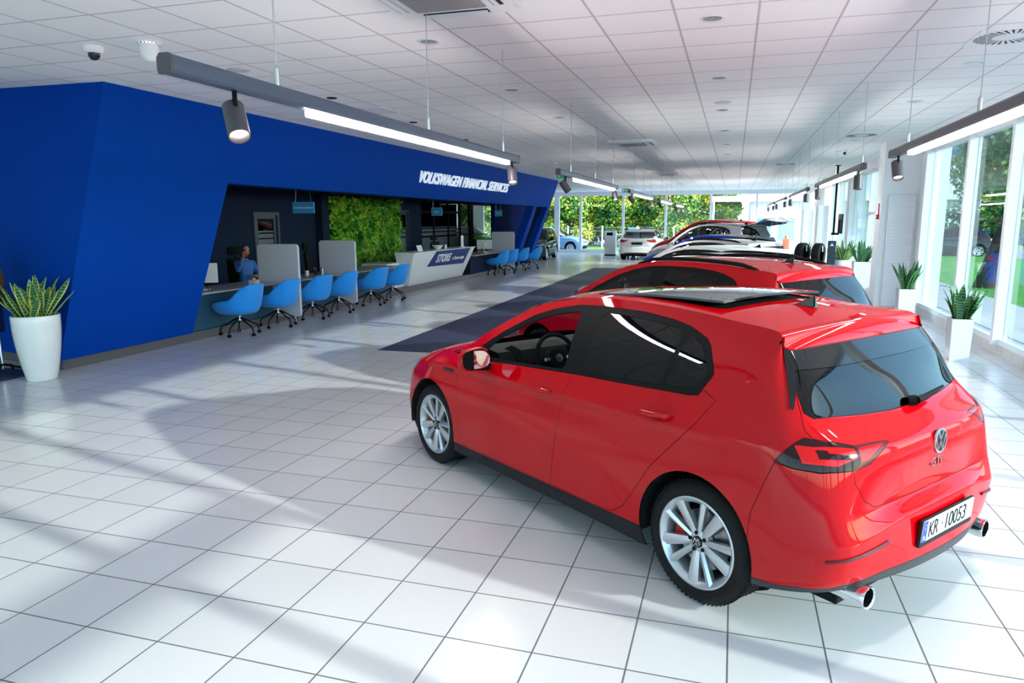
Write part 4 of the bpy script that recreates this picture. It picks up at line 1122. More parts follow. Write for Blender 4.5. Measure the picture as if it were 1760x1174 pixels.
# sunroof: dark frame and the glass slid back above the roof
ps, _S = _cache[('hatch', 2)]
P_, N_, T_ = ps['sunroof_opening']
me = panel_mesh('sunroof_opening', [(P_ - N_ * .012, N_, T_)], (1, -1), [M['interior'], M['interior']])
o = bpy.data.objects.new('sunroof_opening', me); COL.objects.link(o); o.parent = hero
bm = B(); nx_, ny_ = 24, 15
g = []
for i in range(nx_):
    t = i / (nx_ - 1); u = 9.62 + 2.68 * t; row = []
    for j in range(ny_):
        q = 1 - 2 * j / (ny_ - 1); st = np.array([[u, 1 - abs(q) * .76]])
        p = SH.top(st)[0]; row.append((p[0], math.copysign(p[1], q) if q else 0.0, p[2] + .006 + .036 * t ** 1.3))
    g.append(row)
top = [[bm.verts.new(p) for p in r] for r in g]; bot = [[bm.verts.new((p[0], p[1], p[2] - .012)) for p in r] for r in g]
for i in range(nx_ - 1):
    for j in range(ny_ - 1):
        bm.faces.new((top[i][j], top[i + 1][j], top[i + 1][j + 1], top[i][j + 1])); bm.faces.new((bot[i][j], bot[i][j + 1], bot[i + 1][j + 1], bot[i + 1][j]))
rim_ = [(i, 0) for i in range(nx_)] + [(nx_ - 1, j) for j in range(1, ny_)] + [(i, ny_ - 1) for i in range(nx_ - 2, -1, -1)] + [(0, j) for j in range(ny_ - 2, 0, -1)]
for k in range(len(rim_)):
    a, b = rim_[k], rim_[(k + 1) % len(rim_)]; bm.faces.new((top[a[0]][a[1]], bot[a[0]][a[1]], bot[b[0]][b[1]], top[b[0]][b[1]]))
bmesh.ops.recalc_face_normals(bm, faces=bm.faces[:])
sr = obj('sunroof_glass', bm, mat('dark_roof_glass', (.02, .02, .022), .05, coat=1.0), hero, True)
# maker's flash on the front wing
bm = B(); pts = [SH.side(np.array([[u, 4.35]]))[0] for u in np.linspace(5.55, 6.05, 8)]
tube(bm, [(p[0], p[1] + .002, p[2]) for p in pts], [.004, .012, .012, .012, .012, .012, .012, .006], 6)
for v in bm.verts: v.co.y = .874 + (v.co.y - .874) * .4
obj('wing_badge', bm, 'black_gloss', hero, True)

# ============================================================ THE OTHER CARS
Y145 = math.radians(145)
build_car('crossover', 'dark red crossover with black roof rails, parked right behind the front red hatchback', (0.50, 7.40, 0), Y145, 'paint_red2', scale=(1.02, 1.03, 1.035), detail=2, rails='black', group=None)
build_car('estate_car', 'silver grey estate with black roof rails, second car behind the front hatchback', (0.50, 10.7, 0), Y145, 'paint_silver', scale=(1.05, 1.0, .965), detail=1, rails='black')
build_car('hatchback', 'pale white hatchback with a red brake light in its roof spoiler', (0.42, 13.7, 0), Y145, 'paint_white', scale=(1.0, 1.0, .975), detail=1)
build_car('crossover', 'pale grey crossover with black roof rails and a mast aerial on its roof', (0.40, 16.9, 0), Y145, 'paint_sand', scale=(1.03, 1.0, 1.0), detail=1, rails='black')
build_car('hatchback', 'bright blue hatchback with a dark roof and silver window line', (0.40, 20.2, 0), Y145, 'paint_blue', scale=(1.03, 1.0, 1.03), detail=1, roof_key='paint_dark')
build_car('minivan', 'white family car with its tailgate raised open', (0.30, 23.6, 0), Y145, 'paint_white', scale=(1.04, 1.03, 1.22), detail=1, open_gate=math.radians(72), glass_key='car_glass_clear', roof_key='paint_dark')
build_car('minivan', 'tall dark red van-like car, last of the diagonal row', (0.1, 27.6, 0), Y145, 'paint_red2', scale=(1.10, 1.04, 1.30), detail=1)
build_car('sedan', 'white saloon parked facing the far windows, seen from its tail', (-4.35, 35.2, 0), math.radians(88), 'paint_white', style='sedan', scale=(1.06, 1.03, 1.0), detail=1)
build_car('crossover', 'dark green car half hidden behind the slanted end of the blue portal', (-9.62, 36.05, 0), math.radians(-86), 'paint_dkgreen', scale=(1.0, 1.0, 1.05), detail=1)
build_car('minivan', 'bright green car in the side room behind the service desk', (-15.2, 36.7, 0), math.radians(-8), 'paint_green', scale=(1.0, 1.0, 1.22), detail=1)
build_car('crossover', 'ice blue crossover parked outside the far windows, nose to the right', (-12.55, 45.3, -0.14), math.radians(0), 'paint_ice', scale=(1.05, 1.03, 1.1), detail=1)
build_car('hatchback', 'white car parked outside beyond the lawn, seen through the side window', (9.2, 47.5, -0.14), math.radians(5), 'paint_white', scale=(1.0, 1.0, 1.0), detail=1)
build_car('crossover', 'black car parked outside behind the leaning tree, beyond the side window', (12.6, 45.4, -0.14), math.radians(180), 'paint_dark', scale=(1.05, 1.03, 1.1), detail=1)
# small extras on them
bm = B(); tube(bm, [(.05, 0, 1.45), (-.30, 0, 1.72)], [.006, .003], 6); o = obj('mast_aerial', bm, 'black', bpy.data.objects['crossover.001'])
bm = B(); pts = [(-.300, y, 1.335 * .975 - .006) for y in np.linspace(-.2, .2, 8)]; tube(bm, [(p[0] - .075, p[1], p[2] - .01) for p in pts], .02, 6); obj('brake_light', bm, 'tail_red', bpy.data.objects['hatchback.001'])
bm = B(); prism(bm, rounded(.52, .12, .01), 0, .012, 'z'); sal = bpy.data.objects['sedan']
on_tail(bmesh_data(bm), 0, .80, -.962, .012, sal, 'license_plate', 'dark_grey')

# ============================================================ LEFT SIDE: DESKS, COUNTER, CHAIRS
def desk(y0, y1, label, front='teal_front', top='grey_top', depth=.85):
    d = thing('desk', label, 'desk', (-8.15, (y0 + y1) / 2, 0), 0, 'advisers\' desks along the blue portal'); h = (y1 - y0) / 2
    bm = B(); box(bm, -depth, 0, -h, h, .735, .765, .004, 1); obj('desktop', bm, top, d)
    bm = B(); box(bm, -.22, -.19, -h + .01, h - .01, .14, .733); obj('front_panel', bm, front, d)
    bm = B(); box(bm, -.21, -.17, -h + .01, h - .01, 0, .14); obj('plinth', bm, 'skirt', d)
    for s in (-1, 1):
        bm = B(); box(bm, -depth + .05, -.22, s * (h - .03) - .015, s * (h - .03) + .015, 0, .733); obj('side_panel', bm, 'dark_grey', d)
    bm = B(); box(bm, -depth + .1, -.25, h - .55, h - .1, .1, .7, .005, 1); obj('drawer_unit', bm, 'dark_grey', d)
    return d
desk(9.34, 11.60, 'grey topped desk with teal front, nearest the big blue panel, under the monitor')
desk(11.70, 13.90, 'grey topped desk with teal front, between the two near felt screens')
desk(14.00, 16.70, 'grey topped desk with teal front, between the second felt screen and the white counter')
desk(22.3, 25.6, 'dark fronted desk just beyond the white counter', 'navy')
desk(25.8, 26.78, 'dark fronted desk beyond the farthest felt screen', 'navy')

def felt_screen(x0, y, label):
    d = thing('partition_screen', label, 'screen', (x0 + .44, y, 0), 0, 'grey felt partition screens')
    bm = B(); prism(bm, rounded(.88, 1.36, .07, 6, 0, .80), -.032, .032, 'y'); obj('felt_panel', bm, 'felt', d)
    o = rounded(.88, 1.36, .07, 6, 0, .80); i = rounded(.872, 1.352, .066, 6, 0, .80)
    bm = B(); tube(bm, [(p[0], 0, p[1]) for p in o[:len(o) // 4]] , .034, 8)
    bm.free(); bm = B(); vs = [[bm.verts.new((p[0] * k, yy, .80 + (p[1] - .80) * k2)) for p in o] for yy, k, k2 in ((-.034, 1.0, 1.0), (-.028, 1.008, 1.005), (.028, 1.008, 1.005), (.034, 1.0, 1.0))]
    for a in range(3):
        for j in range(len(o)): bm.faces.new((vs[a][j], vs[a][(j + 1) % len(o)], vs[a + 1][(j + 1) % len(o)], vs[a + 1][j]))
    bmesh.ops.recalc_face_normals(bm, faces=bm.faces[:]); obj('edging', bm, 'felt_edge', d, True)
    for s in (-.3, .3):
        bm = B(); lathe(bm, [(.0, .125), (.022, .125), (.022, .01), (.035, .0), (.0, .0)], 16, (s, 0, 0)); obj('foot', bm, 'steel', d, True)
felt_screen(-8.66, 11.65, 'grey felt screen beside the seated man, nearest of the screens')
felt_screen(-8.76, 13.95, 'grey felt screen standing in front of the plant wall')
felt_screen(-8.72, 25.70, 'grey felt screen beyond the white counter, farthest of the screens')

# reception counter
rc = thing('reception_counter', 'white reception counter with a slanted front and navy sign board', 'counter', (-8.4, 19.6, 0))
def loft(bm, a, b):
    va = [bm.verts.new(p) for p in a]; vb = [bm.verts.new(p) for p in b]; n = len(a)
    fs = [bm.faces.new(va), bm.faces.new(vb[::-1])] + [bm.faces.new((va[i], va[(i + 1) % n], vb[(i + 1) % n], vb[i])) for i in range(n)]
    bmesh.ops.recalc_face_normals(bm, faces=fs)
R_ = lambda pts: [(x + 8.4, y - 19.6, z) for x, y, z in pts]
bm = B(); loft(bm, R_([(-8.46, 17.75, .12), (-8.46, 21.85, .12), (-8.06, 22.0, 1.05), (-8.06, 17.35, 1.05)]), R_([(-8.52, 17.75, .12), (-8.52, 21.85, .12), (-8.30, 22.0, 1.05), (-8.30, 17.35, 1.05)])); obj('front_panel', bm, 'white_lam', rc)
bm = B(); loft(bm, R_([(-8.52, 17.70, .12), (-8.06, 17.33, 1.05), (-8.62, 17.33, 1.05), (-8.62, 17.70, .12)]), R_([(-8.52, 17.76, .12), (-8.10, 17.40, 1.05), (-8.62, 17.40, 1.05), (-8.62, 17.76, .12)])); obj('end_panel', bm, 'white_lam', rc)
bm = B(); box(bm, -9.3 + 8.4, -8.55 + 8.4, 16.75 - 19.6, 17.75 - 19.6, .12, .80, .005, 1); obj('low_cabinet', bm, 'white_lam', rc)
bm = B(); box(bm, -8.62 + 8.4, -8.03 + 8.4, 17.33 - 19.6, 22.0 - 19.6, 1.05, 1.07, .003, 1); obj('counter_top', bm, 'white_lam', rc)
bm = B(); box(bm, -9.3 + 8.4, -8.45 + 8.4, 17.6 - 19.6, 21.9 - 19.6, .735, .76); box(bm, -9.25 + 8.4, -9.2 + 8.4, 17.8 - 19.6, 21.7 - 19.6, 0, .735); obj('work_surface', bm, 'white_lam', rc)
bm = B(); box(bm, -9.2 + 8.4, -8.49 + 8.4, 16.8 - 19.6, 21.8 - 19.6, 0, .12); obj('plinth', bm, 'dark_grey', rc)
fx_ = lambda z: -8.46 + .40 * (z - .12) / .93
bm = B(); q = [(18.88, 1.05), (21.55, 1.05), (21.42, .56), (18.57, .62)]
loft(bm, R_([(fx_(z) + .03, y, z) for y, z in q]), R_([(fx_(z) - .005, y, z) for y, z in q])); sb = obj('sign_board', bm, 'sign_navy', rc)
def face_text(body, size, y, z, off, depth, m, parent, base, **k):
    me = text_mesh(body, size, depth, **k); o = bpy.data.objects.new('lettering', me); COL.objects.link(o); me.materials.append(M[m]); o.parent = parent
    up = Vector((.40, 0, .93)).normalized(); za = Vector((0, 1, 0)).cross(up)
    o.matrix_local = Matrix.Translation((fx_(z) + off + 8.4, y - 19.6, z)) @ Matrix((Vector((0, 1, 0)), up, za)).transposed().to_4x4()
    return o
face_text('STORE', .34, 19.02, .72, .036, .012, 'letter', sb, 0, space=1.02, offset=.012)
face_text('w Twoim zasięgu', .135, 20.27, .735, .036, .012, 'letter', sb, 0, offset=.003)

def chair_mesh():
    bm = B(); n = 40; rows = []
    def h(a):                                   # a: 0 at the back, pi at the front
        t = abs(a) / PI
        if t < .24: return .88
        if t < .46: return .88 - .26 * ((t - .24) / .22)
        return .62 - .12 * min(1, (t - .46) / .42) ** 1.6
    for k in range(n):
        a = -PI + 2 * PI * k / n
        t = abs(a) / PI; ca, sa = -math.cos(a), math.sin(a)        # front is +x
        H = h(a); out = .05 if t < .3 else .0
        row = []
        for r, z in ((.0, .38), (.16, .36), (.28, .375), (.35, .44), (.37, .46 + (H - .46) * .45), (.375, .46 + (H - .46) * .8), (.375, H)):
            lean = out * max(0, (z - .5) / .37)
            sx = 1.10 if ca > 0 else 1.0
            row.append((r * ca * sx - lean * 1.2 + (.03 if ca > 0 else 0), r * sa * 1.02, z))
        rows.append(row)
    V = [[bm.verts.new(p) for p in r[1:]] for r in rows]; c = bm.verts.new((0, 0, .385))
    for k in range(n):
        q = (k + 1) % n
        bm.faces.new((c, V[q][0], V[k][0]))
        for j in range(5): bm.faces.new((V[k][j], V[q][j], V[q][j + 1], V[k][j + 1]))
    bmesh.ops.recalc_face_normals(bm, faces=bm.faces[:])
    r = bmesh.ops.solidify(bm, geom=bm.faces[:], thickness=.045)
    bmesh.ops.recalc_face_normals(bm, faces=bm.faces[:])
    return bm
def make_chair():
    t = thing('swivel_chair', 'x', 'chair', (0, 0, 0), PI, 'blue tub chairs along the desks')
    o = obj('seat_shell', chair_mesh(), 'chair_blue', t, 'all')
    md = o.modifiers.new('smooth', 'SUBSURF'); md.levels = 1; md.render_levels = 1
    bm = B(); lathe(bm, [(.0, .50), (.20, .50), (.27, .485), (.285, .455), (.26, .43), (.0, .43)], 28, (.02, 0, 0)); c = obj('seat_cushion', bm, 'chair_blue', t, 'all')
    bm = B(); lathe(bm, [(.0, .40), (.05, .395), (.03, .37), (.028, .28), (.034, .25), (.0, .25)], 16); obj('column', bm, 'steel', t, True)
    for k in range(5):
        a = 2 * PI * k / 5 + .3; u = Vector((math.cos(a), math.sin(a), 0))
        bm = B(); tube(bm, [u * .0 + Vector((0, 0, .30)), u * .09 + Vector((0, 0, .265)), u * .20 + Vector((0, 0, .20)), u * .29 + Vector((0, 0, .155)), u * .32 + Vector((0, 0, .10)), u * .325 + Vector((0, 0, .055))], [.014, .015, .013, .012, .011, .010], 8)
        l = obj('leg', bm, 'black', t, 'all')
        w = Vector((-u.y, u.x, 0)); bm = B()
        for s in (-1, 1):
            b2 = B(); lathe(b2, [(.0, -.009), (.022, -.009), (.027, -.005), (.027, .005), (.022, .009), (.0, .009)], 14, axis='x'); xf(b2, Matrix.Translation(u * .325 + w * .017 * s + Vector((0, 0, .027))) @ Matrix.Rotation(math.atan2(w.y, w.x), 4, 'Z'))
            me = bpy.data.meshes.new('t'); b2.to_mesh(me); b2.free(); bm.from_mesh(me); bpy.data.meshes.remove(me)
        obj('castor', bm, 'black', l, True)
    return t
chair0 = make_chair()
chair_spots = [(-7.96, 10.10, 186, 'blue tub chair nearest the big blue panel, in front of the first desk'), (-7.94, 11.15, 184, 'blue tub chair just before the nearest felt screen'),
               (-7.92, 12.25, 178, 'blue tub chair just past the nearest felt screen'), (-7.92, 13.25, 182, 'blue tub chair just before the second felt screen'),
               (-7.92, 14.65, 176, 'blue tub chair just past the second felt screen'), (-7.92, 15.75, 181, 'blue tub chair beside the low end of the white counter'),
               (-7.95, 24.0, 184, 'blue tub chair at the dark desk, first past the white counter'), (-7.90, 25.0, 178, 'blue tub chair tucked against the farthest felt screen'),
               (-7.88, 26.4, 181, 'blue tub chair just past the farthest felt screen'), (-7.66, 27.4, 184, 'blue tub chair farthest back, by the slanted end of the portal')]
for i, (x, y, a, lb) in enumerate(chair_spots):
    if i == 0: chair0.location = (x, y, 0); chair0.rotation_euler = (0, 0, math.radians(a)); chair0['label'] = lb
    else: dup(chair0, (x, y, 0), math.radians(a), lb)

# office chairs behind the desks
def office_chair(x, y, rz, label):
    t = thing('office_chair', label, 'chair', (x, y, 0), rz, 'black office chairs behind the desks')
    bm = B(); box(bm, -.25, .25, -.25, .25, .44, .52, .04, 3); obj('seat', bm, 'black', t, True)
    bm = B(); prism(bm, rounded(.44, .62, .10, 5), -.03, .03, 'x'); xf(bm, Matrix.Translation((-.24, 0, .86)) @ Matrix.Rotation(-.12, 4, 'Y')); obj('backrest', bm, 'black', t, True)
    bm = B(); prism(bm, rounded(.30, .18, .06, 5), -.025, .025, 'x'); xf(bm, Matrix.Translation((-.33, 0, 1.31)) @ Matrix.Rotation(-.05, 4, 'Y')); tube(bm, [(-.31, 0, 1.15), (-.33, 0, 1.25)], .015, 6); obj('headrest', bm, 'black', t, True)
    bm = B(); lathe(bm, [(.0, .45), (.03, .45), (.03, .10), (.0, .10)], 12); obj('column', bm, 'steel', t, True)
    for k in range(5):
        a = 2 * PI * k / 5; bm = B(); tube(bm, [(0, 0, .12), (.30 * math.cos(a), .30 * math.sin(a), .07), (.31 * math.cos(a), .31 * math.sin(a), .0)], [.022, .016, .02], 8); obj('leg', bm, 'black', t, True)
office_chair(-9.53, 12.36, math.radians(-18), 'black high-backed office chair the man sits in')
office_chair(-9.55, 15.15, math.radians(10), 'empty black office chair in front of the plant wall')
office_chair(-9.85, 23.4, math.radians(-20), 'empty black office chair behind the white counter')
office_chair(-9.6, 26.9, math.radians(5), 'empty black office chair behind the farthest dark desk')

# monitors and desk-top things
def monitor(x, y, z, rz, label, m='white_lam', w=.54, h=.33):
    t = thing('monitor', label, 'monitor', (x, y, z), rz, 'white computer monitors')
    bm = B(); prism(bm, rounded(w, h, .012, 4, 0, .28), -.015, .02, 'x'); obj('housing', bm, m, t, 25)
    bm = B(); prism(bm, rounded(w - .02, h - .02, .006, 3, 0, .28), -.018, -.0155, 'x'); obj('screen', bm, 'black_gloss', t)
    bm = B(); box(bm, .02, .05, -.07, .07, .20, .34, .008, 2); tube(bm, [(.05, 0, .27), (.075, 0, .24), (.075, 0, .02)], .018, 8); obj('stand', bm, m, t, True)
    bm = B(); prism(bm, rounded(.20, .24, .02, 4), 0, .012, 'z'); obj('base', bm, m, t)
    bm = B(); tube(bm, [(.05, .02, .24), (.09, .06, .14), (.07, .10, .05), (.12, .14, .005)], .006, 6); obj('cable', bm, 'black', t, 'all')
monitor(-8.62, 10.02, .765, math.radians(-62), 'white monitor seen from behind on the desk nearest the blue panel')
monitor(-8.62, 24.55, .765, math.radians(-80), 'white monitor seen from behind on the dark desk past the counter')
t = thing('tissue_box', 'small white tissue box on the desk in front of the seated man', 'box', (-8.38, 11.1, .765), .25)
bm = B(); box(bm, -.06, .06, -.11, .11, 0, .085, .006, 1); obj('carton', bm, mat('carton', srgb(196, 180, 168), .7), t)
bm = B(); vv = [bm.verts.new((.035 * math.cos(k) * (1 if k % 2 else .5), .07 * math.sin(k * .9), .085 + .05 * random.random())) for k in range(9)]
for k in range(7): bm.faces.new((vv[k], vv[k + 1], vv[k + 2]))
obj('tissue', bm, 'white', t)
bm = B(); lathe(bm, [(.0, 0), (.04, 0), (.044, .10), (.040, .10), (.037, .006), (.0, .006)], 20); o = obj('cup', bm, 'white_gloss', None, True); o.location = (-8.66, 13.25, .765); tag(o, 'white cup on the middle desk beside the black pen pot', 'cup')
t = thing('pen_pot', 'black pen pot with coloured pens on the middle desk', 'pen pot', (-8.60, 13.48, .765))
bm = B(); lathe(bm, [(.0, 0), (.038, 0), (.038, .10), (.035, .10), (.035, .006), (.0, .006)], 20); obj('pot', bm, 'dark_grey', t, True)
for k, m in enumerate(('red_plastic', 'sign_blue', 'white', 'black')):
    bm = B(); tube(bm, [(.01 * math.cos(k * 1.6), .01 * math.sin(k * 1.6), .02), (.03 * math.cos(k * 1.6), .03 * math.sin(k * 1.6), .16)], .004, 6); obj('pen', bm, m, t)
bm = B(); lathe(bm, [(.0, 0), (.035, 0), (.035, .13), (.015, .15), (.015, .17), (.0, .17)], 16); o = obj('flask', bm, 'steel', None, True); o.location = (-8.56, 13.68, .765); tag(o, 'small steel flask on the middle desk beside the second felt screen', 'flask')
t = thing('card_holder', 'white slanted card holder at the near end of the counter top', 'card holder', (-8.30, 18.3, 1.07), 0)
bm = B(); loft(bm, [(.0, -.16, 0), (.0, .16, 0), (-.05, .16, .16), (-.05, -.16, .16)], [(-.012, -.16, 0), (-.012, .16, 0), (-.062, .16, .16), (-.062, -.16, .16)]); obj('face_plate', bm, 'white_lam', t)
bm = B(); box(bm, -.12, 0.0, -.16, .16, 0, .006); obj('base', bm, 'white_lam', t)
bm = B(); lathe(bm, [(.0, 0), (.06, .0), (.17, .12), (.175, .12), (.065, -.0)], 24); o = obj('bowl', bm, 'white_lam', None, True); o.location = (-8.32, 19.55, 1.072); tag(o, 'pale wide bowl standing on the white counter top', 'bowl')
t = thing('dispenser_bottle', 'small white dispenser bottle on the white counter', 'bottle', (-8.28, 20.05, 1.07))
bm = B(); lathe(bm, [(.0, 0), (.04, 0), (.042, .10), (.03, .13), (.012, .14), (.0, .14)], 16); obj('body', bm, 'white_gloss', t, True)
bm = B(); tube(bm, [(0, 0, .14), (0, 0, .19), (.04, 0, .185)], .007, 6); obj('pump', bm, 'black', t, True)
t = thing('leaflet_stand', 'upright white leaflet stand at the far end of the white counter', 'leaflet stand', (-8.32, 21.55, 1.07), .1)
bm = B(); prism(bm, [(-.13, 0), (.13, 0), (.13, .36), (-.13, .36)], -.01, .01, 'x'); obj('panel', bm, 'white', t)
bm = B(); prism(bm, [(-.12, .0), (.12, .0), (.12, .02), (-.12, .02)], -.06, .06, 'x'); obj('foot', bm, 'white', t)
bm = B(); prism(bm, [(-.02, .10), (.07, .14), (.05, .28), (-.05, .25)], .0101, .0115, 'x'); obj('print', bm, 'steel', t)
bm = B(); box(bm, -.01, .01, -.1, .1, 0, .32, .004, 1); o = obj('tablet', bm, 'dark_grey'); o.matrix_world = Matrix.Translation((-8.8, 17.75, .80)) @ Matrix.Rotation(.5, 4, 'Y') @ Matrix.Rotation(0, 4, 'Z'); tag(o, 'thin dark tablet leaning on the low white cabinet', 'tablet')
t = thing('fruit_tray', 'shallow brown tray of small items on the dark desk past the counter', 'tray', (-8.38, 23.35, .765))
bm = B(); lathe(bm, [(.0, 0), (.14, 0), (.18, .05), (.17, .05), (.13, .01), (.0, .01)], 20); obj('tray', bm, mat('wicker', srgb(120, 92, 70), .8), t, True)
for k in range(6):
    bm = B(); bmesh.ops.create_icosphere(bm, subdivisions=2, radius=.035); xf(bm, Matrix.Translation((.07 * math.cos(k * 1.1), .07 * math.sin(k * 1.1), .045))); obj('item', bm, mat('sweet_%d' % k, [(.5, .3, .15), (.6, .5, .35), (.35, .2, .12)][k % 3], .6), t, 'all')

# hanging direction signs
def hang_sign(x, y, z, w, h, body, label, size):
    t = thing('hanging_sign', label, 'sign', (x, y, z), 0, 'blue hanging signs under the portal')
    bm = B(); prism(bm, rounded(w, h, .02, 4), -.012, .012, 'y'); b = obj('board', bm, 'sign_blue', t)
    me = text_mesh(body, size, .003, align='CENTER', offset=.001); o = bpy.data.objects.new('lettering', me); COL.objects.link(o); o.parent = t; me.materials.append(M['letter'])
    o.matrix_local = Matrix.Translation((0, -.014, -size * .30)) @ Matrix.Rotation(PI / 2, 4, 'X')
    for s in (-1, 1):
        bm = B(); tube(bm, [(s * w * .36, 0, h / 2), (s * w * .30, 0, 2.6 - z)], .003, 5); obj('wire', bm, 'steel', t)
hang_sign(-8.50, 13.0, 2.18, .51, .23, 'Doradcy handlowi', 'blue hanging sign with two white words, nearest, above the felt screens', .062)
hang_sign(-8.90, 20.9, 2.18, .36, .25, 'Kasa', 'pale blue hanging sign above the white counter', .09)
hang_sign(-8.42, 25.6, 2.16, .28, .22, 'Finanse', 'small blue hanging sign farthest back, above the farthest felt screen', .06)

# raised lettering on the blue band
wl = thing('wall_sign', 'raised white capital lettering along the dark blue band', 'sign', (px_(2.83), 16.05, 2.83))
upv = Vector((1.1757, 0, ZC)).normalized(); zav = Vector((0, 1, 0)).cross(upv)
yy = 0.0
for word, wd in (('VOLKSWAGEN', 2.76), ('FINANCIAL', 2.02), ('SERVICES', 1.95)):
    me = text_mesh(word, .40, .035, shear=.14, offset=.004, space=1.06)
    xsn = [v.co.x for v in me.vertices]; k = wd / (max(xsn) - min(xsn))
    o = bpy.data.objects.new('lettering', me); COL.objects.link(o); me.materials.append(M['letter_lit']); o.parent = wl
    o.matrix_local = Matrix.Translation(Vector((0, yy, 0)) + zav * .02) @ Matrix((Vector((0, 1, 0)), upv, zav)).transposed().to_4x4() @ Matrix.Diagonal((k, 1, 1, 1))
    yy += wd + .16
bm = B(); box(bm, -.015, .015, -.18, .18, -.10, .10, .006, 1); o = obj('wall_socket', bm, 'spot'); o.location = (-9.035, 31.4, 1.28); tag(o, 'small grey socket plate on the navy wall at the portal\'s far end', 'socket')

# planted wall
pw = thing('living_wall', 'lush green planted wall behind the desks', 'plant wall', (NX, 19.8, 0))
bm = B(); box(bm, -.03, .10, -2.15, 2.15, .3, 2.6); obj('backing', bm, 'navy', pw)
def leaves(bm, n, place, size, droop=.3, aspect=2.6):
    for _ in range(n):
        p, nrm = place(); s = size * random.uniform(.6, 1.4)
        d = Vector((random.gauss(0, 1), random.gauss(0, 1), random.gauss(-droop, .8))).normalized(); d = (d + nrm * .5).normalized()
        a = d.cross(nrm + Vector((.01, .02, .03))).normalized(); w = s / aspect
        m = p + d * s * .5 + nrm * s * .10
        v = [bm.verts.new(p), bm.verts.new(m + a * w), bm.verts.new(p + d * s), bm.verts.new(m - a * w)]
        bm.faces.new((v[0], v[1], v[2])); bm.faces.new((v[0], v[2], v[3]))
bm = B()
def wall_place():
    y = random.uniform(-2.12, 2.12); z = random.uniform(.42, 2.56)
    b = .12 + .10 * math.sin(y * 3.1 + 1.3 * math.sin(z * 4)) * math.sin(z * 3.7 + y) + random.uniform(0, .10)
    return Vector((b, y, z)), Vector((1, 0, .1))
leaves(bm, 7000, wall_place, .13, .5)
for k in range(46):                                                # arching grassy tufts
    y0, z0 = random.uniform(-1.9, 1.9), random.uniform(.6, 2.5)
    for j in range(18):
        dy = random.gauss(0, .18); L = random.uniform(.25, .42)
        pts = [Vector((.15, y0, z0)), Vector((.15 + L * .5, y0 + dy * .5, z0 + .03)), Vector((.15 + L * .72, y0 + dy * .9, z0 - L * .45)), Vector((.15 + L * .75, y0 + dy, z0 - L * .85))]
        w = .008; vs = [(bm.verts.new(p + Vector((0, w * (1 - i / 3.2), 0))), bm.verts.new(p - Vector((0, w * (1 - i / 3.2), 0)))) for i, p in enumerate(pts)]
        for i in range(3): bm.faces.new((vs[i][0], vs[i][1], vs[i + 1][1], vs[i + 1][0]))
obj('foliage', bm, 'leaf_wall', pw)['kind'] = 'stuff'

# coat stand at the left edge
t = thing('coat_stand', 'chrome coat stand with black feet at the left edge', 'coat stand', (-8.84, 6.60, 0))
bm = B(); tube(bm, [(0, 0, .06), (0, 0, 1.80)], .016, 10); obj('pole', bm, 'chrome', t, True)
for k in range(4):
    a = k * PI / 2 + .5; bm = B(); tube(bm, [(0, 0, .12), (.22 * math.cos(a), .22 * math.sin(a), .07), (.26 * math.cos(a), .26 * math.sin(a), .0)], .016, 8); obj('foot', bm, 'black', t, True)
    bm = B(); tube(bm, [(0, 0, 1.74), (.10 * math.cos(a), .10 * math.sin(a), 1.76), (.15 * math.cos(a), .15 * math.sin(a), 1.82)], .010, 8); obj('hook', bm, 'black', t, True)
def coat(x, y, z0, z1, m, label, w=.20):
    bm = B(); n = 20; rows = []
    for i in range(9):
        f = i / 8; z = z1 + (z0 - z1) * f; r = w * (.35 + .75 * min(1, f * 2.2)) 
        rows.append([bm.verts.new((x + (r + .02 * math.sin(5 * a + f * 3)) * math.cos(a) * .75, y + (r + .02 * math.sin(5 * a)) * math.sin(a), z)) for a in np.linspace(0, 2 * PI, n, endpoint=False)])
    for i in range(8):
        for k in range(n): bm.faces.new((rows[i][k], rows[i][(k + 1) % n], rows[i + 1][(k + 1) % n], rows[i + 1][k]))
    bm.faces.new(rows[0]); bm.faces.new(rows[-1]); bmesh.ops.recalc_face_normals(bm, faces=bm.faces[:])
    tag(obj('coat', bm, m, None, 'all'), label, 'coat')
coat(-8.84, 6.44, .55, 1.60, noisy(mat('blue_cloth', srgb(14, 30, 92), .9), 20, .4), 'dark blue coat hanging on the coat stand')
coat(-8.98, 6.66, .85, 1.56, noisy(mat('brown_cloth', srgb(96, 74, 52), .9), 20, .4), 'brown coat hanging behind the dark blue coat', .17)
bm = B(); box(bm, -12.5, -8.42, 5.4, 6.85, 0, .008); tag(obj('doormat', bm, 'carpet'), 'dark mat on the floor under the coat stand', 'mat')

# ============================================================ PLANTS IN POTS
def blade(bm, base, az, lean, L, w, uvl, curl=.3, twist=0.0):
    d = Vector((math.cos(az), math.sin(az), 0)); sd = Vector((-d.y, d.x, 0)); n = 9; vs = []
    a0 = lean
    p = Vector(base)
    for i in range(n):
        f = i / (n - 1); ang = a0 + curl * f * f; u = d * math.sin(ang) + Vector((0, 0, math.cos(ang)))
        if i: p = p + u * (L / (n - 1))
        ww = w * (.55 + .45 * math.sin(min(1, f * 1.6) * PI / 2)) * (1 - max(0, (f - .55) / .45) ** 1.8)
        tw = twist * f; s_ = sd * math.cos(tw) + d * math.sin(tw); nn = s_.cross(u)
        vs.append([(bm.verts.new(p + s_ * ww * k + nn * ww * .35 * (1 - k * k) * -1), (k + 1) / 2, f * L) for k in (-1, -.5, 0, .5, 1)])
    for i in range(n - 1):
        for j in range(4):
            q = [vs[i][j], vs[i][j + 1], vs[i + 1][j + 1], vs[i + 1][j]]
            f = bm.faces.new([x[0] for x in q])
            for l, x in zip(f.loops, q): l[uvl].uv = (x[1], x[2])
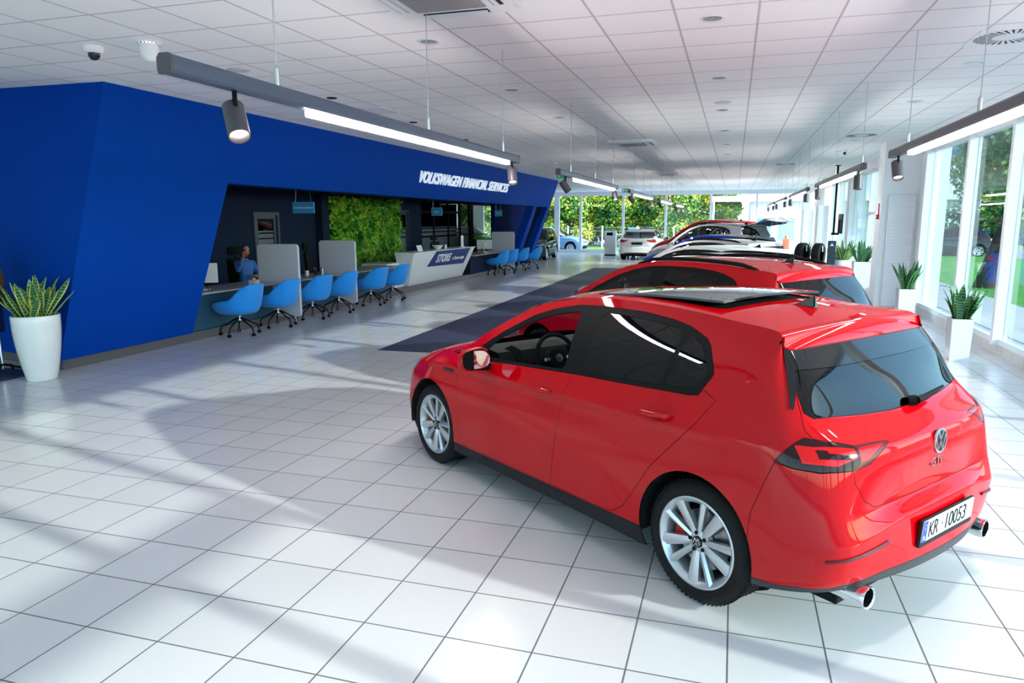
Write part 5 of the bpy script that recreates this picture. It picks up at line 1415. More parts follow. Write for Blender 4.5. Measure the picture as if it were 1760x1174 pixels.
def snake_plant(x, y, label, pot, n, L, spread, seed, group='snake plants in white pots', r=.14, zt=.8, lean=.55, leaf='snake'):
    random.seed(seed)
    t = thing('potted_plant', label, 'plant', (x, y, 0), 0, group)
    pot(t)
    bm = B(); lathe(bm, [(.0, zt - .03), (r * 1.02, zt - .03)], 20); obj('soil', bm, 'soil', t)
    bm = B(); uvl = bm.loops.layers.uv.new('UVMap')
    for k in range(n):
        a = random.uniform(0, 2 * PI); q = math.sqrt(random.random()); rr = r * .75 * q
        blade(bm, (rr * math.cos(a), rr * math.sin(a), zt - .04), a + random.gauss(0, .5), lean * q * random.uniform(.4, 1.2), L * random.uniform(.65, 1.1), spread * random.uniform(.8, 1.15), uvl, random.uniform(-.1, .45), random.gauss(0, .5))
    obj('foliage', bm, leaf, t, 'all')
def round_pot(rt, rb, h, m='white_gloss'):
    def f(t):
        bm = B(); n = 10
        prof = [(.0, 0), (rb * .97, 0), (rb, .012)] + [(rb + (rt - rb) * math.sin(i / n * PI / 2) ** .9, .012 + (h - .022) * i / n) for i in range(1, n + 1)] + [(rt - .006, h), (rt - .018, h - .004), (rt - .02, h - .06)]
        lathe(bm, prof, 48); obj('pot', bm, m, t, 'all')
    return f
def square_pot(w, h, taper=.9, m='white_gloss'):
    def f(t):
        bm = B(); a, b = w / 2, w / 2 * taper
        lo = [(-b, -b, 0), (b, -b, 0), (b, b, 0), (-b, b, 0)]; hi = [(-a, -a, h), (a, -a, h), (a, a, h), (-a, a, h)]; ih = [(-a + .015, -a + .015, h), (a - .015, -a + .015, h), (a - .015, a - .015, h), (-a + .015, a - .015, h)]; il = [(p[0], p[1], h - .06) for p in ih]
        R = [[bm.verts.new(p) for p in q] for q in (lo, hi, ih, il)]
        bm.faces.new(R[0][::-1])
        for i in range(3):
            for k in range(4): bm.faces.new((R[i][k], R[i][(k + 1) % 4], R[i + 1][(k + 1) % 4], R[i + 1][k]))
        bmesh.ops.recalc_face_normals(bm, faces=bm.faces[:]); obj('pot', bm, m, t)
    return f
snake_plant(-8.07, 6.50, 'yellow-edged snake plant in a tall round white pot by the big blue panel', round_pot(.262, .165, .80), 40, .52, .048, 3, r=.23, zt=.80, lean=.75)
snake_plant(3.0, 11.0, 'snake plant in a square white planter, nearest one by the side windows', square_pot(.26, .58), 36, .50, .046, 5, r=.12, zt=.58, lean=.42, leaf='snake_green')
snake_plant(3.15, 15.0, 'snake plant in a square white planter, second one along the side windows', square_pot(.30, .62), 30, .55, .046, 8, r=.13, zt=.62, lean=.35, leaf='snake_green')
snake_plant(3.22, 20.6, 'dark snake plant in a cream square planter beyond the white pier', square_pot(.42, .82, .95, mat('cream_planter', srgb(226, 214, 210), .4)), 20, .60, .05, 11, r=.17, zt=.82, lean=.5, leaf='snake_green')
snake_plant(3.05, 22.9, 'bushy yellow-green snake plant in a ribbed white tub near the tyres', round_pot(.27, .25, .74, 'white'), 40, .66, .04, 14, r=.24, zt=.74, lean=.8)
snake_plant(2.6, 29.2, 'small green plant in a white pot beyond the tyres', round_pot(.22, .2, .6, 'white'), 24, .55, .03, 17, r=.18, zt=.60, lean=.9)
random.seed(21)

# ============================================================ RIGHT SIDE
t = thing('display_plinth', 'low grey plinth carrying the two loose tyres', 'plinth', (2.1, 22.2, 0))
bm = B(); box(bm, -.75, .45, -.35, .35, 0, .58, .01, 2); obj('block', bm, 'white', t)
def tyre(x, y, z, rz, label, tilt=0):
    t = thing('tyre', label, 'tyre', (x, y, z), rz, 'loose tyres on the plinth')
    ty = wheel_meshes(r=.335, rim=.22, w=.225, lod=0)
    for b in ty[1:]: b.free()
    xf(ty[0], Matrix.Translation((0, 0, .335))); obj('rubber', ty[0], 'tire', t, True)
    bm = B(); prism(bm, [(-.03, .03), (.03, .03), (.03, .19), (-.03, .19)], .114, .1155, 'y'); bm2 = xf(bm, Matrix.Translation((0, 0, .40)) @ Matrix.Rotation(0, 4, 'Y')); obj('paper_label', bm, 'white', t)
tyre(1.90, 22.2, .58, math.radians(-118), 'upright black tyre on the plinth, left one of the pair')
tyre(2.30, 22.0, .58 - .0, math.radians(-112), 'upright black tyre on the plinth, right one, beside the dark totem')
t = thing('info_totem', 'narrow dark blue totem with a white emblem near the tyres', 'totem', (2.70, 22.5, 0))
bm = B(); box(bm, -.11, .11, -.03, .03, .02, 1.30, .004, 1); obj('panel', bm, mat('totem_blue', srgb(24, 44, 62), .4), t)
bm = B(); prism(bm, [(-.05, 1.15), (0, 1.23), (.05, 1.15), (.02, 1.15), (0, 1.18), (-.02, 1.15)], -.034, -.031, 'y'); obj('emblem', bm, 'letter', t)
bm = B(); box(bm, -.18, .18, -.15, .15, 0, .02); obj('base', bm, 'steel', t)
# screen bracket on a ceiling pole
t = thing('screen_mount', 'black ceiling pole with a screen bracket beside the pier windows', 'screen mount', (2.90, 24.0, 0))
bm = B(); tube(bm, [(0, 0, ZC), (0, 0, 1.44)], .03, 12); obj('pole', bm, 'black', t, True)
bm = B(); lathe(bm, [(.0, ZC - .02), (.09, ZC - .02), (.09, ZC)], 20); obj('ceiling_plate', bm, 'black', t, True)
bm = B(); tube(bm, [(-.06, 0, 1.47), (.14, 0, 1.47)], .035, 10); obj('clamp', bm, 'black', t, True)
bm = B(); box(bm, .12, .15, -.04, .04, 1.44, 1.90); tube(bm, [(.13, 0, 1.70), (.13, -.0, 1.70), (.17, 0, 1.70)], .03, 8); obj('arm', bm, 'black', t)
bm = B(); box(bm, .16, .20, -.40, .40, 1.48, 2.07, .008, 1); obj('screen', bm, 'dark_grey', t)
# radiators
def radiator(x0, x1, y, z1, label):
    t = thing('radiator', label, 'radiator', ((x0 + x1) / 2, y, 0), 0, 'tall ribbed radiators on the piers'); w = (x1 - x0) / 2
    bm = B(); box(bm, -w, w, -.075, -.0, .06, z1, .008, 2)
    n = 34
    obj('body', bm, 'white', t, True)
    bm = B()
    for k in range(n):
        z = .10 + (z1 - .14) * k / (n - 1); box(bm, -w + .012, w - .012, -.083, -.074, z - .022, z + .016)
    obj('fins', bm, 'white_frame', t)
radiator(3.08, 3.58, 16.99, 2.42, 'tall white ribbed radiator on the nearest pier')
radiator(3.12, 3.52, 30.99, 2.45, 'tall white radiator on the pier behind the screen mount')
radiator(3.05, 3.5, 36.39, 2.35, 'tall white radiator on the farthest pier')
t = thing('fire_alarm', 'small red fire alarm button on the edge of the near pier', 'alarm', (2.95, 17.2, 1.96))
bm = B(); box(bm, -.05, -.0, -.05, .05, -.05, .05, .006, 1); obj('case', bm, 'red_plastic', t)
bm = B(); box(bm, -.053, -.050, -.025, .025, -.025, .025); obj('button', bm, 'letter', t)
bm = B(); box(bm, -.02, -.0, -.012, .012, .05, .28); obj('lead', bm, 'red_plastic', t)
t = thing('display_stand', 'coral orange upright stand beyond the blue car', 'stand', (2.2, 34.0, 0))
bm = B(); box(bm, -.14, .14, -.08, .08, .03, 1.05, .03, 2); obj('body', bm, 'orange', t, True)
bm = B(); lathe(bm, [(.0, 1.05), (.06, 1.05), (.06, 1.16), (.03, 1.22), (.0, 1.22)], 16); obj('cap', bm, 'orange', t, True)
bm = B(); box(bm, -.2, .2, -.15, .15, 0, .03); obj('base', bm, 'dark_grey', t)
t = thing('info_kiosk', 'white upright kiosk with a small dark screen beside the white saloon', 'kiosk', (-6.35, 38.6, 0))
bm = B(); box(bm, -.30, .30, -.2, .2, .08, 1.30, .01, 1); obj('body', bm, 'white_lam', t)
bm = B(); box(bm, -.18, .14, -.207, -.2, 1.08, 1.24); obj('screen', bm, 'black_gloss', t)
bm = B(); box(bm, -.28, .28, -.18, .18, 0, .08); obj('plinth', bm, 'dark_grey', t)
t = thing('banner_flag', 'bright blue banner with a white edge behind the kiosk, outside', 'banner', (-6.25, 46.6, -.14))
bm = B(); box(bm, -.22, .22, -.02, .02, .3, 1.55); obj('cloth', bm, 'sign_blue', t)
bm = B(); box(bm, .22, .42, -.02, .02, .3, 1.55); obj('white_edge', bm, 'letter', t)
bm = B(); tube(bm, [(-.24, 0, 0), (-.24, 0, 1.6)], .02, 8); tube(bm, [(.42, 0, 0), (.42, 0, .3)], .02, 8); obj('pole', bm, 'steel', t)

# ============================================================ UNDER THE CEILING
ZT = 2.5
def spotlight(parent, x, y, az, tilt):
    """drum spotlight hanging from the rail at (x, y) of the parent's frame"""
    s = B(); T = Matrix.Translation((x, y, ZT - .135)) @ Matrix.Rotation(az, 4, 'Z') @ Matrix.Rotation(tilt, 4, 'Y') @ Matrix.Scale(.80, 4)
    lathe(s, [(.0, .11), (.058, .11), (.062, .105), (.062, -.105), (.058, -.11), (.054, -.105), (.05, -.07), (.0, -.065)], 28); xf(s, T)
    o = obj('spotlight', s, 'spot', parent, True)
    l = B(); lathe(l, [(.0, -.078), (.049, -.078), (.049, -.070)], 24); xf(l, T); obj('lens', l, 'lens', o)
    ld = bpy.data.lights.new('spot_beam', 'SPOT'); ld.energy = 65; ld.spot_size = math.radians(84); ld.spot_blend = 1.0; ld.shadow_soft_size = .04; ld.color = (1.0, .93, .86)
    lo_ = bpy.data.objects.new('spot_beam', ld); COL.objects.link(lo_); lo_.parent = o; lo_.matrix_local = T @ Matrix.Translation((0, 0, -.125))
    a = B(); tube(a, [(x, y, ZT), (x, y, ZT - .04), (x + .01 * math.cos(az), y + .01 * math.sin(az), ZT - .07)], .011, 8); obj('bracket', a, 'black', o, True)
def track(x, y0, y1, label, spots, cables, rail='rail', tubes=None):
    t = thing('track_light', label, 'light', (x, y0, 0), 0, 'suspended track lights with drum spotlights')
    L = y1 - y0
    bm = B(); prism(bm, [(-.029, ZT), (.029, ZT), (.033, ZT + .012), (.033, ZT + .058), (.02, ZT + .075), (-.02, ZT + .075), (-.033, ZT + .058), (-.033, ZT + .012)], 0.02, L - .02, 'y'); obj('rail', bm, rail, t)
    for a, b in ((0, .02), (L - .02, L)):
        bm = B(); prism(bm, [(-.031, ZT - .002), (.031, ZT - .002), (.035, ZT + .012), (.035, ZT + .06), (.022, ZT + .078), (-.022, ZT + .078), (-.035, ZT + .06), (-.035, ZT + .012)], a, b, 'y'); obj('end_cap', bm, 'spot', t)
    a, b = tubes or (1.0, L - .3)
    bm = B(); box(bm, -.026, .026, a, b, ZT - .036, ZT - .002, .006, 2); obj('led_tube', bm, 'tube', t)
    for y in cables:
        bm = B(); tube(bm, [(0, y, ZT + .075), (0, y, ZC)], .0035, 5); lathe(bm, [(.0, ZT + .075), (.012, ZT + .075), (.012, ZT + .16), (.004, ZT + .18)], 10, (0, y, 0)); obj('cable', bm, 'steel', t)
    for y, az, tl in spots: spotlight(t, 0, y, az, tl)
XL, XR = -2.20, 1.43
for k, lb in enumerate(('long blue-grey track light nearest on the left, one spotlight at each end', 'second track light on the left, near the end of the blue portal', 'third track light in the left row', 'fourth track light in the left row', 'farthest track light in the left row')):
    y0 = 2.44 + 6.83 * k
    track(XL - .03 * k, y0, y0 + 4.88, lb, [(.42, math.radians(-40 if k == 0 else 20), -.60), (4.70, math.radians(-62), -.48)], (.75, 2.6, 4.4), tubes=(1.02, 4.55))
for k, lb in enumerate(('track light nearest the camera on the right, cut by the picture\'s edge', 'second track light in the right row, just past the near pier', 'third track light in the right row', 'fourth track light in the right row', 'farthest track light in the right row')):
    y1 = 7.90 + 6.83 * k
    track(XR + .0 * k, y1 - 5.2, y1, lb, [(.35 if k else 1.2, math.radians(-90), -.14), (4.9, math.radians(-85), -.50 if k == 0 else -.28)], (.15 if k else .5, 2.6, 4.55), rail='spot', tubes=(.75, 4.4))

def downlight(x, y, r, label, group, deep=True):
    t = thing('downlight', label, 'light', (x, y, ZC), 0, group)
    bm = B(); lathe(bm, [(r * .72, .0), (r * .74, -.006), (r * .95, -.010), (r, -.003), (r, .0)], 28); obj('trim_ring', bm, 'white_frame', t, 'all')
    bm = B(); lathe(bm, [(r * .74, -.005), (r * .45, -.003), (r * .2, -.002), (.0, -.002)], 24); obj('reflector', bm, 'lens_ceiling', t, 'all')
n = 0
for x, nm in ((-2.74, 'left'), (-.25, 'middle'), (2.30, 'right')):
    for k in range(8):
        y = 6.32 + 2.56 * k
        place = ('nearest', 'second', 'third', 'fourth', 'fifth', 'sixth', 'seventh', 'eighth')[k]
        downlight(x, y, .105, 'round silver downlight, %s in the %s ceiling row' % (place, nm), 'recessed ceiling downlights')
def disc(x, y, r, name, label, cat, m, z=.0, d=.012):
    bm = B(); lathe(bm, [(.0, -d), (r * .8, -d), (r, -d * .4), (r, 0)], 24); o = obj(name, bm, m, None, 'all'); o.location = (x, y, ZC); tag(o, label, cat)
disc(-5.185, 6.83, .12, 'ceiling_speaker', 'flat round white speaker in the ceiling above the track light\'s near end', 'speaker', 'felt_edge')
disc(-.24, 10.73, .12, 'ceiling_speaker', 'flat round grey speaker in the middle ceiling row, between two downlights', 'speaker', 'felt')
for x, y, lb in ((-5.18, 8.71, 'small dark hole-like spot in the ceiling, nearest above the blue band'), (-5.17, 11.23, 'small dark ceiling spot above the blue band, second one'), (-5.28, 13.94, 'small dark ceiling spot above the blue band, third one')):
    disc(x, y, .07, 'ceiling_spot', lb, 'light', 'dark_grey')
for x, y, lb in ((-5.20, 9.88, 'square grey air grille in the ceiling, nearest above the blue band'), (-5.25, 20.26, 'square grey air grille in the ceiling above the white lettering')):
    bm = B(); box(bm, -.30, .30, -.30, .30, -.012, 0); g = obj('air_grille', bm, 'felt'); g.location = (x, y, ZC); tag(g, lb, 'vent')
def dome(x, y, label, r=.085):
    t = thing('dome_camera', label, 'camera', (x, y, ZC))
    bm = B(); lathe(bm, [(r, 0), (r, -.035), (r * .85, -.055), (r * .6, -.06)], 24); obj('housing', bm, 'white', t, 'all')
    bm = B(); lathe(bm, [(r * .62, -.055), (r * .58, -.09), (r * .35, -.115), (.0, -.125)], 20); obj('dome', bm, 'black_gloss', t, 'all')
dome(-5.785, 5.545, 'white dome camera with a black eye, on the ceiling at the upper left')
dome(2.38, 18.72, 'small dark dome camera on the ceiling near the right pier', .06)
t = thing('directional_downlight', 'white tilting ceiling lamp with slots beside the dome camera', 'light', (-5.16, 5.56, ZC))
bm = B(); lathe(bm, [(.075, -.02), (.085, -.07), (.075, -.13), (.04, -.165), (.0, -.17)], 24); obj('shade', bm, 'white', t, 'all')
bm = B(); lathe(bm, [(.105, 0), (.105, -.012), (.08, -.014)], 28); obj('ring', bm, 'white', t, 'all')
bm = B()
for k in range(14):
    a = k * 2 * PI / 14; b2 = B(); box(b2, .068, .074, -.006, .006, -.045, 0); xf(b2, Matrix.Rotation(a, 4, 'Z')); me = bpy.data.meshes.new('t'); b2.to_mesh(me); b2.free(); bm.from_mesh(me); bpy.data.meshes.remove(me)
obj('slots', bm, 'dark_grey', t)
bm = B(); lathe(bm, [(.0, -.03), (.06, -.03)], 16); obj('lamp', bm, mat('small_lamp', (1, 1, 1), .5, emit=(1, 1, 1, 6)), t)

def cassette(x, y, label, w=.96):
    t = thing('ceiling_cassette', label, 'air conditioner', (x, y, ZC), 0, 'square ceiling air conditioners'); h = w / 2
    bm = B(); prism(bm, rounded(w, w, .05, 5), -.045, 0, 'z'); bmesh.ops.bevel(bm, geom=[e for e in bm.edges if abs(e.verts[0].co.z + .045) < 1e-5 and abs(e.verts[1].co.z + .045) < 1e-5], offset=.015, segments=2, affect='EDGES'); obj('panel', bm, 'white', t, 25)
    bm = B(); prism(bm, rounded(w * .58, w * .58, .02, 3), -.052, -.044, 'z'); obj('intake_grille', bm, grid_mat('grille_mesh', (.62, .62, .64), (.12, .12, .13), .018, 0, 0, .006, .5), t)
    for a in range(4):
        bm = B(); box(bm, -w * .27, w * .27, h * .70, h * .86, -.05, -.044); xf(bm, Matrix.Rotation(a * PI / 2, 4, 'Z')); s = obj('outlet', bm, 'dark_grey' if a in (0, 3) else 'felt_edge', t)
        bm = B(); box(bm, -w * .26, w * .26, h * .74, h * .80, -.062, -.05); xf(bm, Matrix.Rotation(a * PI / 2, 4, 'Z')); obj('flap', bm, 'white', s)
cassette(-2.10, 5.02, 'square white ceiling air conditioner cut by the top edge')
cassette(-2.13, 15.5, 'square white ceiling air conditioner, second one, midway along')
cassette(-2.40, 26.2, 'square white ceiling air conditioner farthest back')
def swirl(x, y, label):
    t = thing('swirl_diffuser', label, 'vent', (x, y, ZC), 0, 'square swirl air diffusers')
    bm = B(); box(bm, -.30, .30, -.30, .30, -.008, 0); obj('plate', bm, 'white', t)
    bm = B()
    for k in range(30):
        a = 2 * PI * k / 30; b2 = B(); prism(b2, [(.13, .0), (.275, -.012), (.275, .012), (.13, .006)], -.0095, -.0082, 'z'); xf(b2, Matrix.Rotation(a, 4, 'Z') @ Matrix.Translation((0, .03, 0)))
        me = bpy.data.meshes.new('t'); b2.to_mesh(me); b2.free(); bm.from_mesh(me); bpy.data.meshes.remove(me)
    obj('slots', bm, 'dark_grey', t)
    bm = B(); lathe(bm, [(.0, -.014), (.10, -.014), (.125, -.009)], 24); obj('hub', bm, 'white', t, 'all')
swirl(2.26, 7.72, 'square diffuser with radial slots in the ceiling at the upper right')
swirl(2.26, 15.63, 'square diffuser with radial slots in the ceiling near the right pier')
swirl(1.35, 23.0, 'square diffuser with radial slots far back over the car row')
def exit_sign(x, y, label):
    t = thing('exit_sign', label, 'sign', (x, y, ZC - .02), 0, 'green emergency signs')
    bm = B(); box(bm, -.17, .17, -.02, .02, -.24, -.05, .004, 1); obj('box', bm, 'green_sign', t)
    bm = B(); prism(bm, [(-.02, -.16), (.05, -.16), (.05, -.20), (.11, -.145), (.05, -.09), (.05, -.13), (-.02, -.13)], -.0225, -.0205, 'y'); prism(bm, [(-.12, -.20), (-.06, -.20), (-.06, -.09), (-.12, -.09)], -.0225, -.0205, 'y'); obj('arrow', bm, 'letter', t)
    bm = B(); tube(bm, [(0, 0, -.05), (0, 0, .02)], .008, 6); obj('rod', bm, 'steel', t)
exit_sign(-5.5, 23.4, 'green emergency exit sign above the end of the blue portal')
exit_sign(-5.3, 36.5, 'green emergency exit sign near the far windows')
# little spots in the portal's soffit
for k in range(9):
    y = 10.2 + 2.1 * k
    bm = B(); lathe(bm, [(.0, -.010), (.035, -.010), (.042, -.004), (.042, 0)], 16); o = obj('soffit_spot', bm, 'steel', None, 'all'); o.location = (-7.75, y, 2.6)
    tag(o, 'tiny silver spot under the portal, %s from the near end' % ('first', 'second', 'third', 'fourth', 'fifth', 'sixth', 'seventh', 'eighth', 'ninth')[k], 'light', 'tiny spots under the portal')

# ============================================================ PERSON
def person():
    t = thing('person', 'man in a blue shirt sitting behind the desk, phone at his ear', 'person', (-9.50, 12.35, 0), math.radians(-18))
    # local: faces +x; seat at z .50
    def skin_mesh(name, verts, edges, radii, m, root=0, sub=2, parent=None):
        me = bpy.data.meshes.new(name); me.from_pydata(verts, edges, [])
        o = bpy.data.objects.new(name, me); COL.objects.link(o)
        sk = o.modifiers.new('skin', 'SKIN'); sk.use_smooth_shade = True
        for i, r in enumerate(radii):
            q = me.skin_vertices[0].data[i]; q.radius = (r, r) if not isinstance(r, tuple) else r
        me.skin_vertices[0].data[root].use_root = True
        ss = o.modifiers.new('sub', 'SUBSURF'); ss.levels = sub; ss.render_levels = sub
        dg = bpy.context.evaluated_depsgraph_get(); me2 = bpy.data.meshes.new_from_object(o.evaluated_get(dg))
        bpy.data.objects.remove(o)
        o = obj(name, me2, m, parent, 'all')
        return o
    # body: hips, torso, neck, arms, legs as one surface
    V = [(0, 0, .56), (.0, 0, .72), (.0, 0, .90), (-.01, 0, 1.04), (.0, 0, 1.12), (.01, 0, 1.17),
         (.0, .17, 1.055), (.04, .23, .88), (.22, .14, .80), (.30, .0, .82),              # left arm folded across
         (.0, -.17, 1.055), (.10, -.26, .92), (.17, -.21, 1.05), (.13, -.135, 1.19),       # right arm, hand at the ear
         (.06, .10, .53), (.44, .12, .55), (.46, .12, .14), (.06, -.10, .53), (.44, -.12, .55), (.46, -.12, .14)]
    E = [(0, 1), (1, 2), (2, 3), (3, 4), (4, 5), (3, 6), (6, 7), (7, 8), (8, 9), (3, 10), (10, 11), (11, 12), (12, 13), (0, 14), (14, 15), (15, 16), (0, 17), (17, 18), (18, 19)]
    R = [.13, (.125, .145), (.125, .15), (.10, .13), .06, .055, .075, .055, .046, .036, .075, .056, .046, .034, .09, .075, .05, .09, .075, .05]
    body = skin_mesh('body', V, E, R, 'shirt', 0, 2, t)
    # trousers and skin by height on the one surface
    me = body.data; me.materials.append(M['trouser']); me.materials.append(M['skin'])
    for p in me.polygons:
        c = p.center
        if c.z < .60: p.material_index = 1
        elif (c.z > 1.135 and abs(c.y) < .08) or (c.x > .27 and c.y < .06 and c.z > .75 and abs(c.y) < .08) or (c.y < -.10 and c.z > 1.155): p.material_index = 2
    # head
    bm = B(); bmesh.ops.create_uvsphere(bm, u_segments=32, v_segments=24, radius=1)
    for v in bm.verts:
        x, y, z = v.co
        sx, sy, sz = .098, .076, .118
        if z < 0: sy *= 1 - .28 * (-z) ** 1.5; sx *= 1 - .10 * (-z)
        px, py, pz = x * sx, y * sy, z * sz
        if x > .75 and abs(y) < .25:
            px += .022 * max(0, 1 - abs(z + .12) / .28) * (1 - abs(y) / .25)         # nose
            px += .006 * max(0, 1 - abs(z + .52) / .10)                               # lips
            px -= .007 * max(0, 1 - abs(z - .10) / .12) * (abs(y) / .25)
        if x > .55 and .22 < abs(y) < .55 and -.02 < z < .22: px -= .008              # eye sockets
        if x > .4 and z < -.75: px += .010                                            # chin
        v.co = (px, py, pz)
    for s in (-1, 1):
        b2 = B(); bmesh.ops.create_uvsphere(b2, u_segments=12, v_segments=8, radius=1); xf(b2, Matrix.Translation((-.005, s * .077, -.01)) @ Matrix.Diagonal((.020, .009, .032, 1)))
        me = bpy.data.meshes.new('t'); b2.to_mesh(me); b2.free(); bm.from_mesh(me); bpy.data.meshes.remove(me)
    T = Matrix.Translation((.02, 0, 1.31)) @ Matrix.Rotation(-.10, 4, 'Z') @ Matrix.Rotation(.10, 4, 'Y')
    xf(bm, T); head = obj('head', bm, 'skin', t, 'all')
    bm = B(); bmesh.ops.create_uvsphere(bm, u_segments=28, v_segments=18, radius=1)
    bmesh.ops.delete(bm, geom=[v for v in bm.verts if v.co.z < .38 + .62 * max(0, v.co.x) - .55 * max(0, -v.co.x)], context='VERTS')
    for v in bm.verts: v.co = (v.co.x * .103 - .004, v.co.y * .081, v.co.z * .123)
    xf(bm, T); obj('hair', bm, 'hair', head, 'all')
    for s in (-1, 1):
        bm = B(); bmesh.ops.create_uvsphere(bm, u_segments=10, v_segments=8, radius=.011); xf(bm, T @ Matrix.Translation((.083, s * .031, .012))); obj('eye', bm, 'black_gloss', head, 'all')
        bm = B(); tube(bm, [(.092, s * .016, .032), (.090, s * .034, .037), (.080, s * .050, .030)], .004, 6); xf(bm, T); obj('eyebrow', bm, 'hair', head, 'all')
    bm = B(); tube(bm, [(.094, -.020, -.058), (.099, 0, -.060), (.094, .020, -.058)], [.003, .005, .003], 8); xf(bm, T); obj('mouth', bm, mat('lips', srgb(160, 84, 80), .5), head, 'all')
    # hands
    def hand(name, origin, xa, na, curl, thumb):
        bm = B(); xa = Vector(xa).normalized(); na = Vector(na).normalized(); ya = na.cross(xa).normalized(); na = xa.cross(ya)
        Tm = Matrix.Translation(origin) @ Matrix((xa, ya, na)).transposed().to_4x4()
        box(bm, -.01, .085, -.040, .040, -.013, .013, .012, 3)
        for i, (L, y) in enumerate(((.068, .031), (.078, .011), (.072, -.010), (.056, -.030))):
            p = Vector((.08, y, 0)); a = 0; pts = [p.copy()]
            for s in (.45, .32, .23):
                a += curl; p = p + Vector((math.cos(a), 0, math.sin(a))) * L * s; pts.append(p.copy())
            tube(bm, pts, [.0095, .009, .0085, .007], 8)
        tube(bm, [(.01, .036 * thumb, 0), (.04, .058 * thumb, .012), (.068, .062 * thumb, .026)], [.012, .011, .008], 8)
        xf(bm, Tm); obj(name, bm, 'skin', t, 'all')
    hand('right_hand', (.125, -.130, 1.185), (-.12, .02, 1), (0, 1, 0), .45, -1)
    hand('left_hand', (.30, .0, .82), (.25, -1, .10), (0, 0, -1), .35, 1)
    return t
person()
bm = B(); box(bm, -.038, .038, -.005, .005, -.078, .078, .006, 2)
o = obj('phone', bm, mat('phone_violet', srgb(60, 40, 150), .3)); tag(o, 'dark violet phone held at the seated man\'s ear', 'phone')
o.matrix_world = Matrix.Translation((-9.50, 12.35, 0)) @ Matrix.Rotation(math.radians(-18), 4, 'Z') @ Matrix.Translation((.065, -.095, 1.28)) @ Matrix.Rotation(.35, 4, 'Y') @ Matrix.Rotation(-.25, 4, 'X')

# ============================================================ OUTSIDE
random.seed(5)
def tree(x, y, h, r, label, n=2600, cat='tree', lean=0.0, z0=.4, trunk=.16, leaf=.26, group='trees beyond the far fence', mat_='leaf_tree'):
    t = thing('tree', label, cat, (x, y, -.14), 0, group)
    bm = B(); tube(bm, [(0, 0, 0), (lean * .3, 0, h * .2), (lean * .7, 0, h * .45), (lean, 0, h * .75)], [trunk, trunk * .8, trunk * .6, trunk * .25], 10); obj('trunk', bm, 'bark', t, True)
    bm = B(); lumps = [(Vector((lean * .8 + random.uniform(-.7, .7) * r, random.uniform(-.6, .6) * r, z0 + (h - z0) * random.uniform(.12, .92))), random.uniform(.25, .5) * r) for _ in range(24)]
    def place():
        c, q = random.choice(lumps); d = Vector((random.gauss(0, 1), random.gauss(0, 1), random.gauss(0, 1))).normalized()
        return c + d * q * random.uniform(.75, 1.0) * Vector((1, 1, 1.25)).length / 1.75, d
    leaves(bm, n, place, leaf, .3, 2.0)
    obj('crown', bm, mat_, t)['kind'] = 'stuff'
kinds = ['yellow-green tree behind the far fence, %s', 'dark green tree behind the far fence, %s']
spots = [(-21.5, 'outermost on the left'), (-18.4, 'left of the ice blue car'), (-15.2, 'above the ice blue car\'s roof'), (-12.2, 'above the ice blue car\'s bonnet'), (-9.3, 'right of the ice blue car'), (-6.4, 'behind the kiosk'), (-3.6, 'behind the white saloon'), (-1.2, 'nearest the white building')]
for i, (x, lb) in enumerate(spots):
    tree(x, 54.5 + random.uniform(-.8, .8), random.uniform(6.4, 7.6) - (2.0 if i == 7 else 0), 2.0 - (.5 if i == 7 else 0), kinds[i % 2] % lb, 15000, leaf=.16)
for i, (x, lb) in enumerate([(-22, 'far left'), (-16, 'second from the left'), (-10, 'in the middle'), (-5, 'to the right')]):
    tree(x, 60.5, 8.5, 3.4, 'taller tree in the second row behind the far fence, %s' % lb, 9000, z0=.2, trunk=.22, leaf=.3)
M['leaf_dark'] = leaf_mat('dark_leaves', [srgb(24, 66, 34), srgb(60, 120, 50), srgb(130, 170, 60)], 1.2)
tree(7.1, 24.2, 6.5, 2.0, 'leaning dark-trunked tree on the side lawn outside the windows', 11000, lean=1.0, z0=2.6, trunk=.28, group='trees beyond the side windows', mat_='leaf_dark', leaf=.11)
tree(14.0, 47.0, 6.0, 2.6, 'leafy tree far across the side lawn outside', 5000, z0=1.0, trunk=.2, group='trees beyond the side windows', mat_='leaf_dark', leaf=.2)
tree(18.5, 58.0, 7.0, 3.0, 'wide tree behind the parked cars outside the side windows', 5000, z0=1.0, trunk=.2, group='trees beyond the side windows', mat_='leaf_dark', leaf=.2)
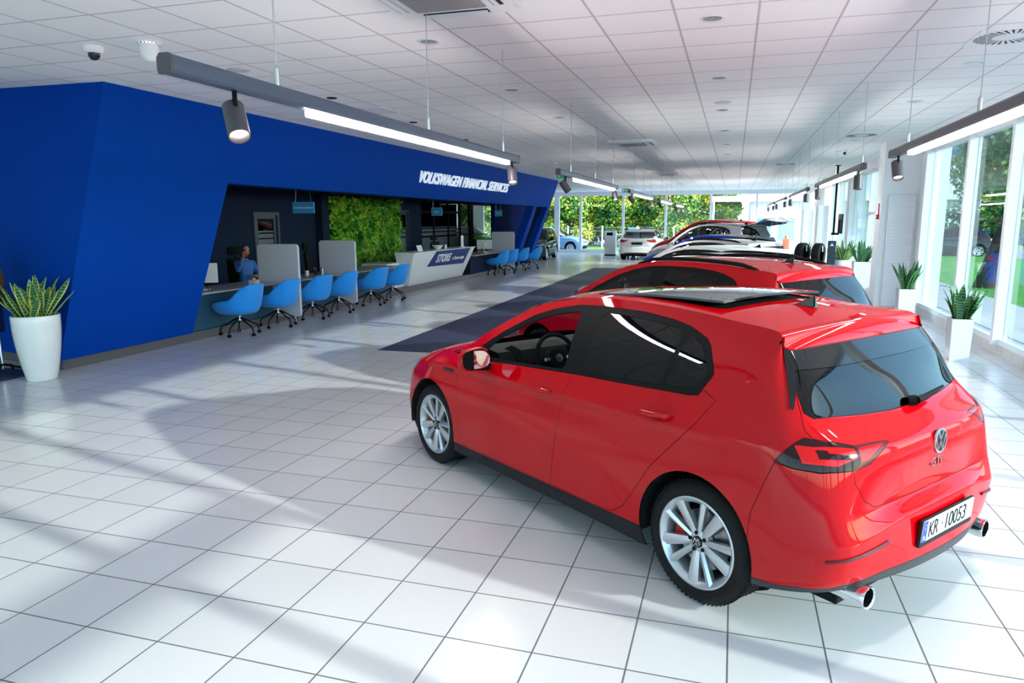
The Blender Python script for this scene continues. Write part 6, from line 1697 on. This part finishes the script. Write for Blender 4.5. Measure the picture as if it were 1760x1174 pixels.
# fence
f = thing('fence', 'pale wire mesh fence with thin posts in front of the trees', 'fence', (-12, 51.0, -.14))
bm = B()
for z in (.12, .5, .88, 1.26, 1.52): box(bm, -12, 10.6, -.01, .01, z - .009, z + .009)
k = -12.0
while k < 10.6:
    box(bm, k - .004, k + .004, -.004, .004, .08, 1.54); k += .14
obj('mesh_panel', bm, 'fence', f)
for k in range(10):
    bm = B(); box(bm, -12 + 2.5 * k - .04, -12 + 2.5 * k + .04, -.03, .03, 0, 1.62); obj('post', bm, 'white', f)
# white ribbed building beyond the far right
b = thing('building', 'white ribbed building with a flat canopy beyond the far right windows', 'building', (1.0, 53.0, -.14))
bm = B(); box(bm, 0, 14, 0, 10, 0, 5.5); obj('wall', bm, 'ext_white', b)
bm = B()
x = .2
while x < 14: box(bm, x, x + .10, -.07, 0, 1.2 if x < 1.6 else .1, 5.3); x += .30
obj('ribs', bm, 'white_frame', b)
bm = B(); box(bm, -2.6, 14, -1.2, 0, 3.25, 3.62); obj('canopy', bm, 'white', b)
bm = B(); box(bm, -2.5, -2.38, -1.1, -.98, 0, 3.25); obj('canopy_post', bm, 'white', b)
for k in range(2):
    bm = B(); box(bm, .3 + 1.5 * k, 1.5 + 1.5 * k, -.09, -.02, .5, 2.2); w = obj('window', bm, 'white_frame', b)
    bm = B(); box(bm, .38 + 1.5 * k, 1.42 + 1.5 * k, -.10, -.09, .58, 2.12); obj('pane', bm, mat('outside_pane', srgb(120, 160, 190), .1), w)
b = thing('building', 'long dark teal glass building across the street beyond the parked cars', 'building', (12.5, 66, -.14))
bm = B(); box(bm, 0, 60, 0, 10, 0, 13.0); obj('wall', bm, mat('teal_facade', srgb(58, 92, 112), .25), b)
bm = B(); box(bm, -.3, 60, -.3, 10, 13.0, 13.5); obj('roof', bm, 'dark_grey', b)
for k in range(8):
    for q in range(3):
        bm = B(); box(bm, 1 + 4 * k, 4.2 + 4 * k, -.06, .02, 1.0 + 4 * q, 3.6 + 4 * q); obj('window', bm, mat('far_pane_%d_%d' % (k, q), srgb(60, 110, 140), .08), b)
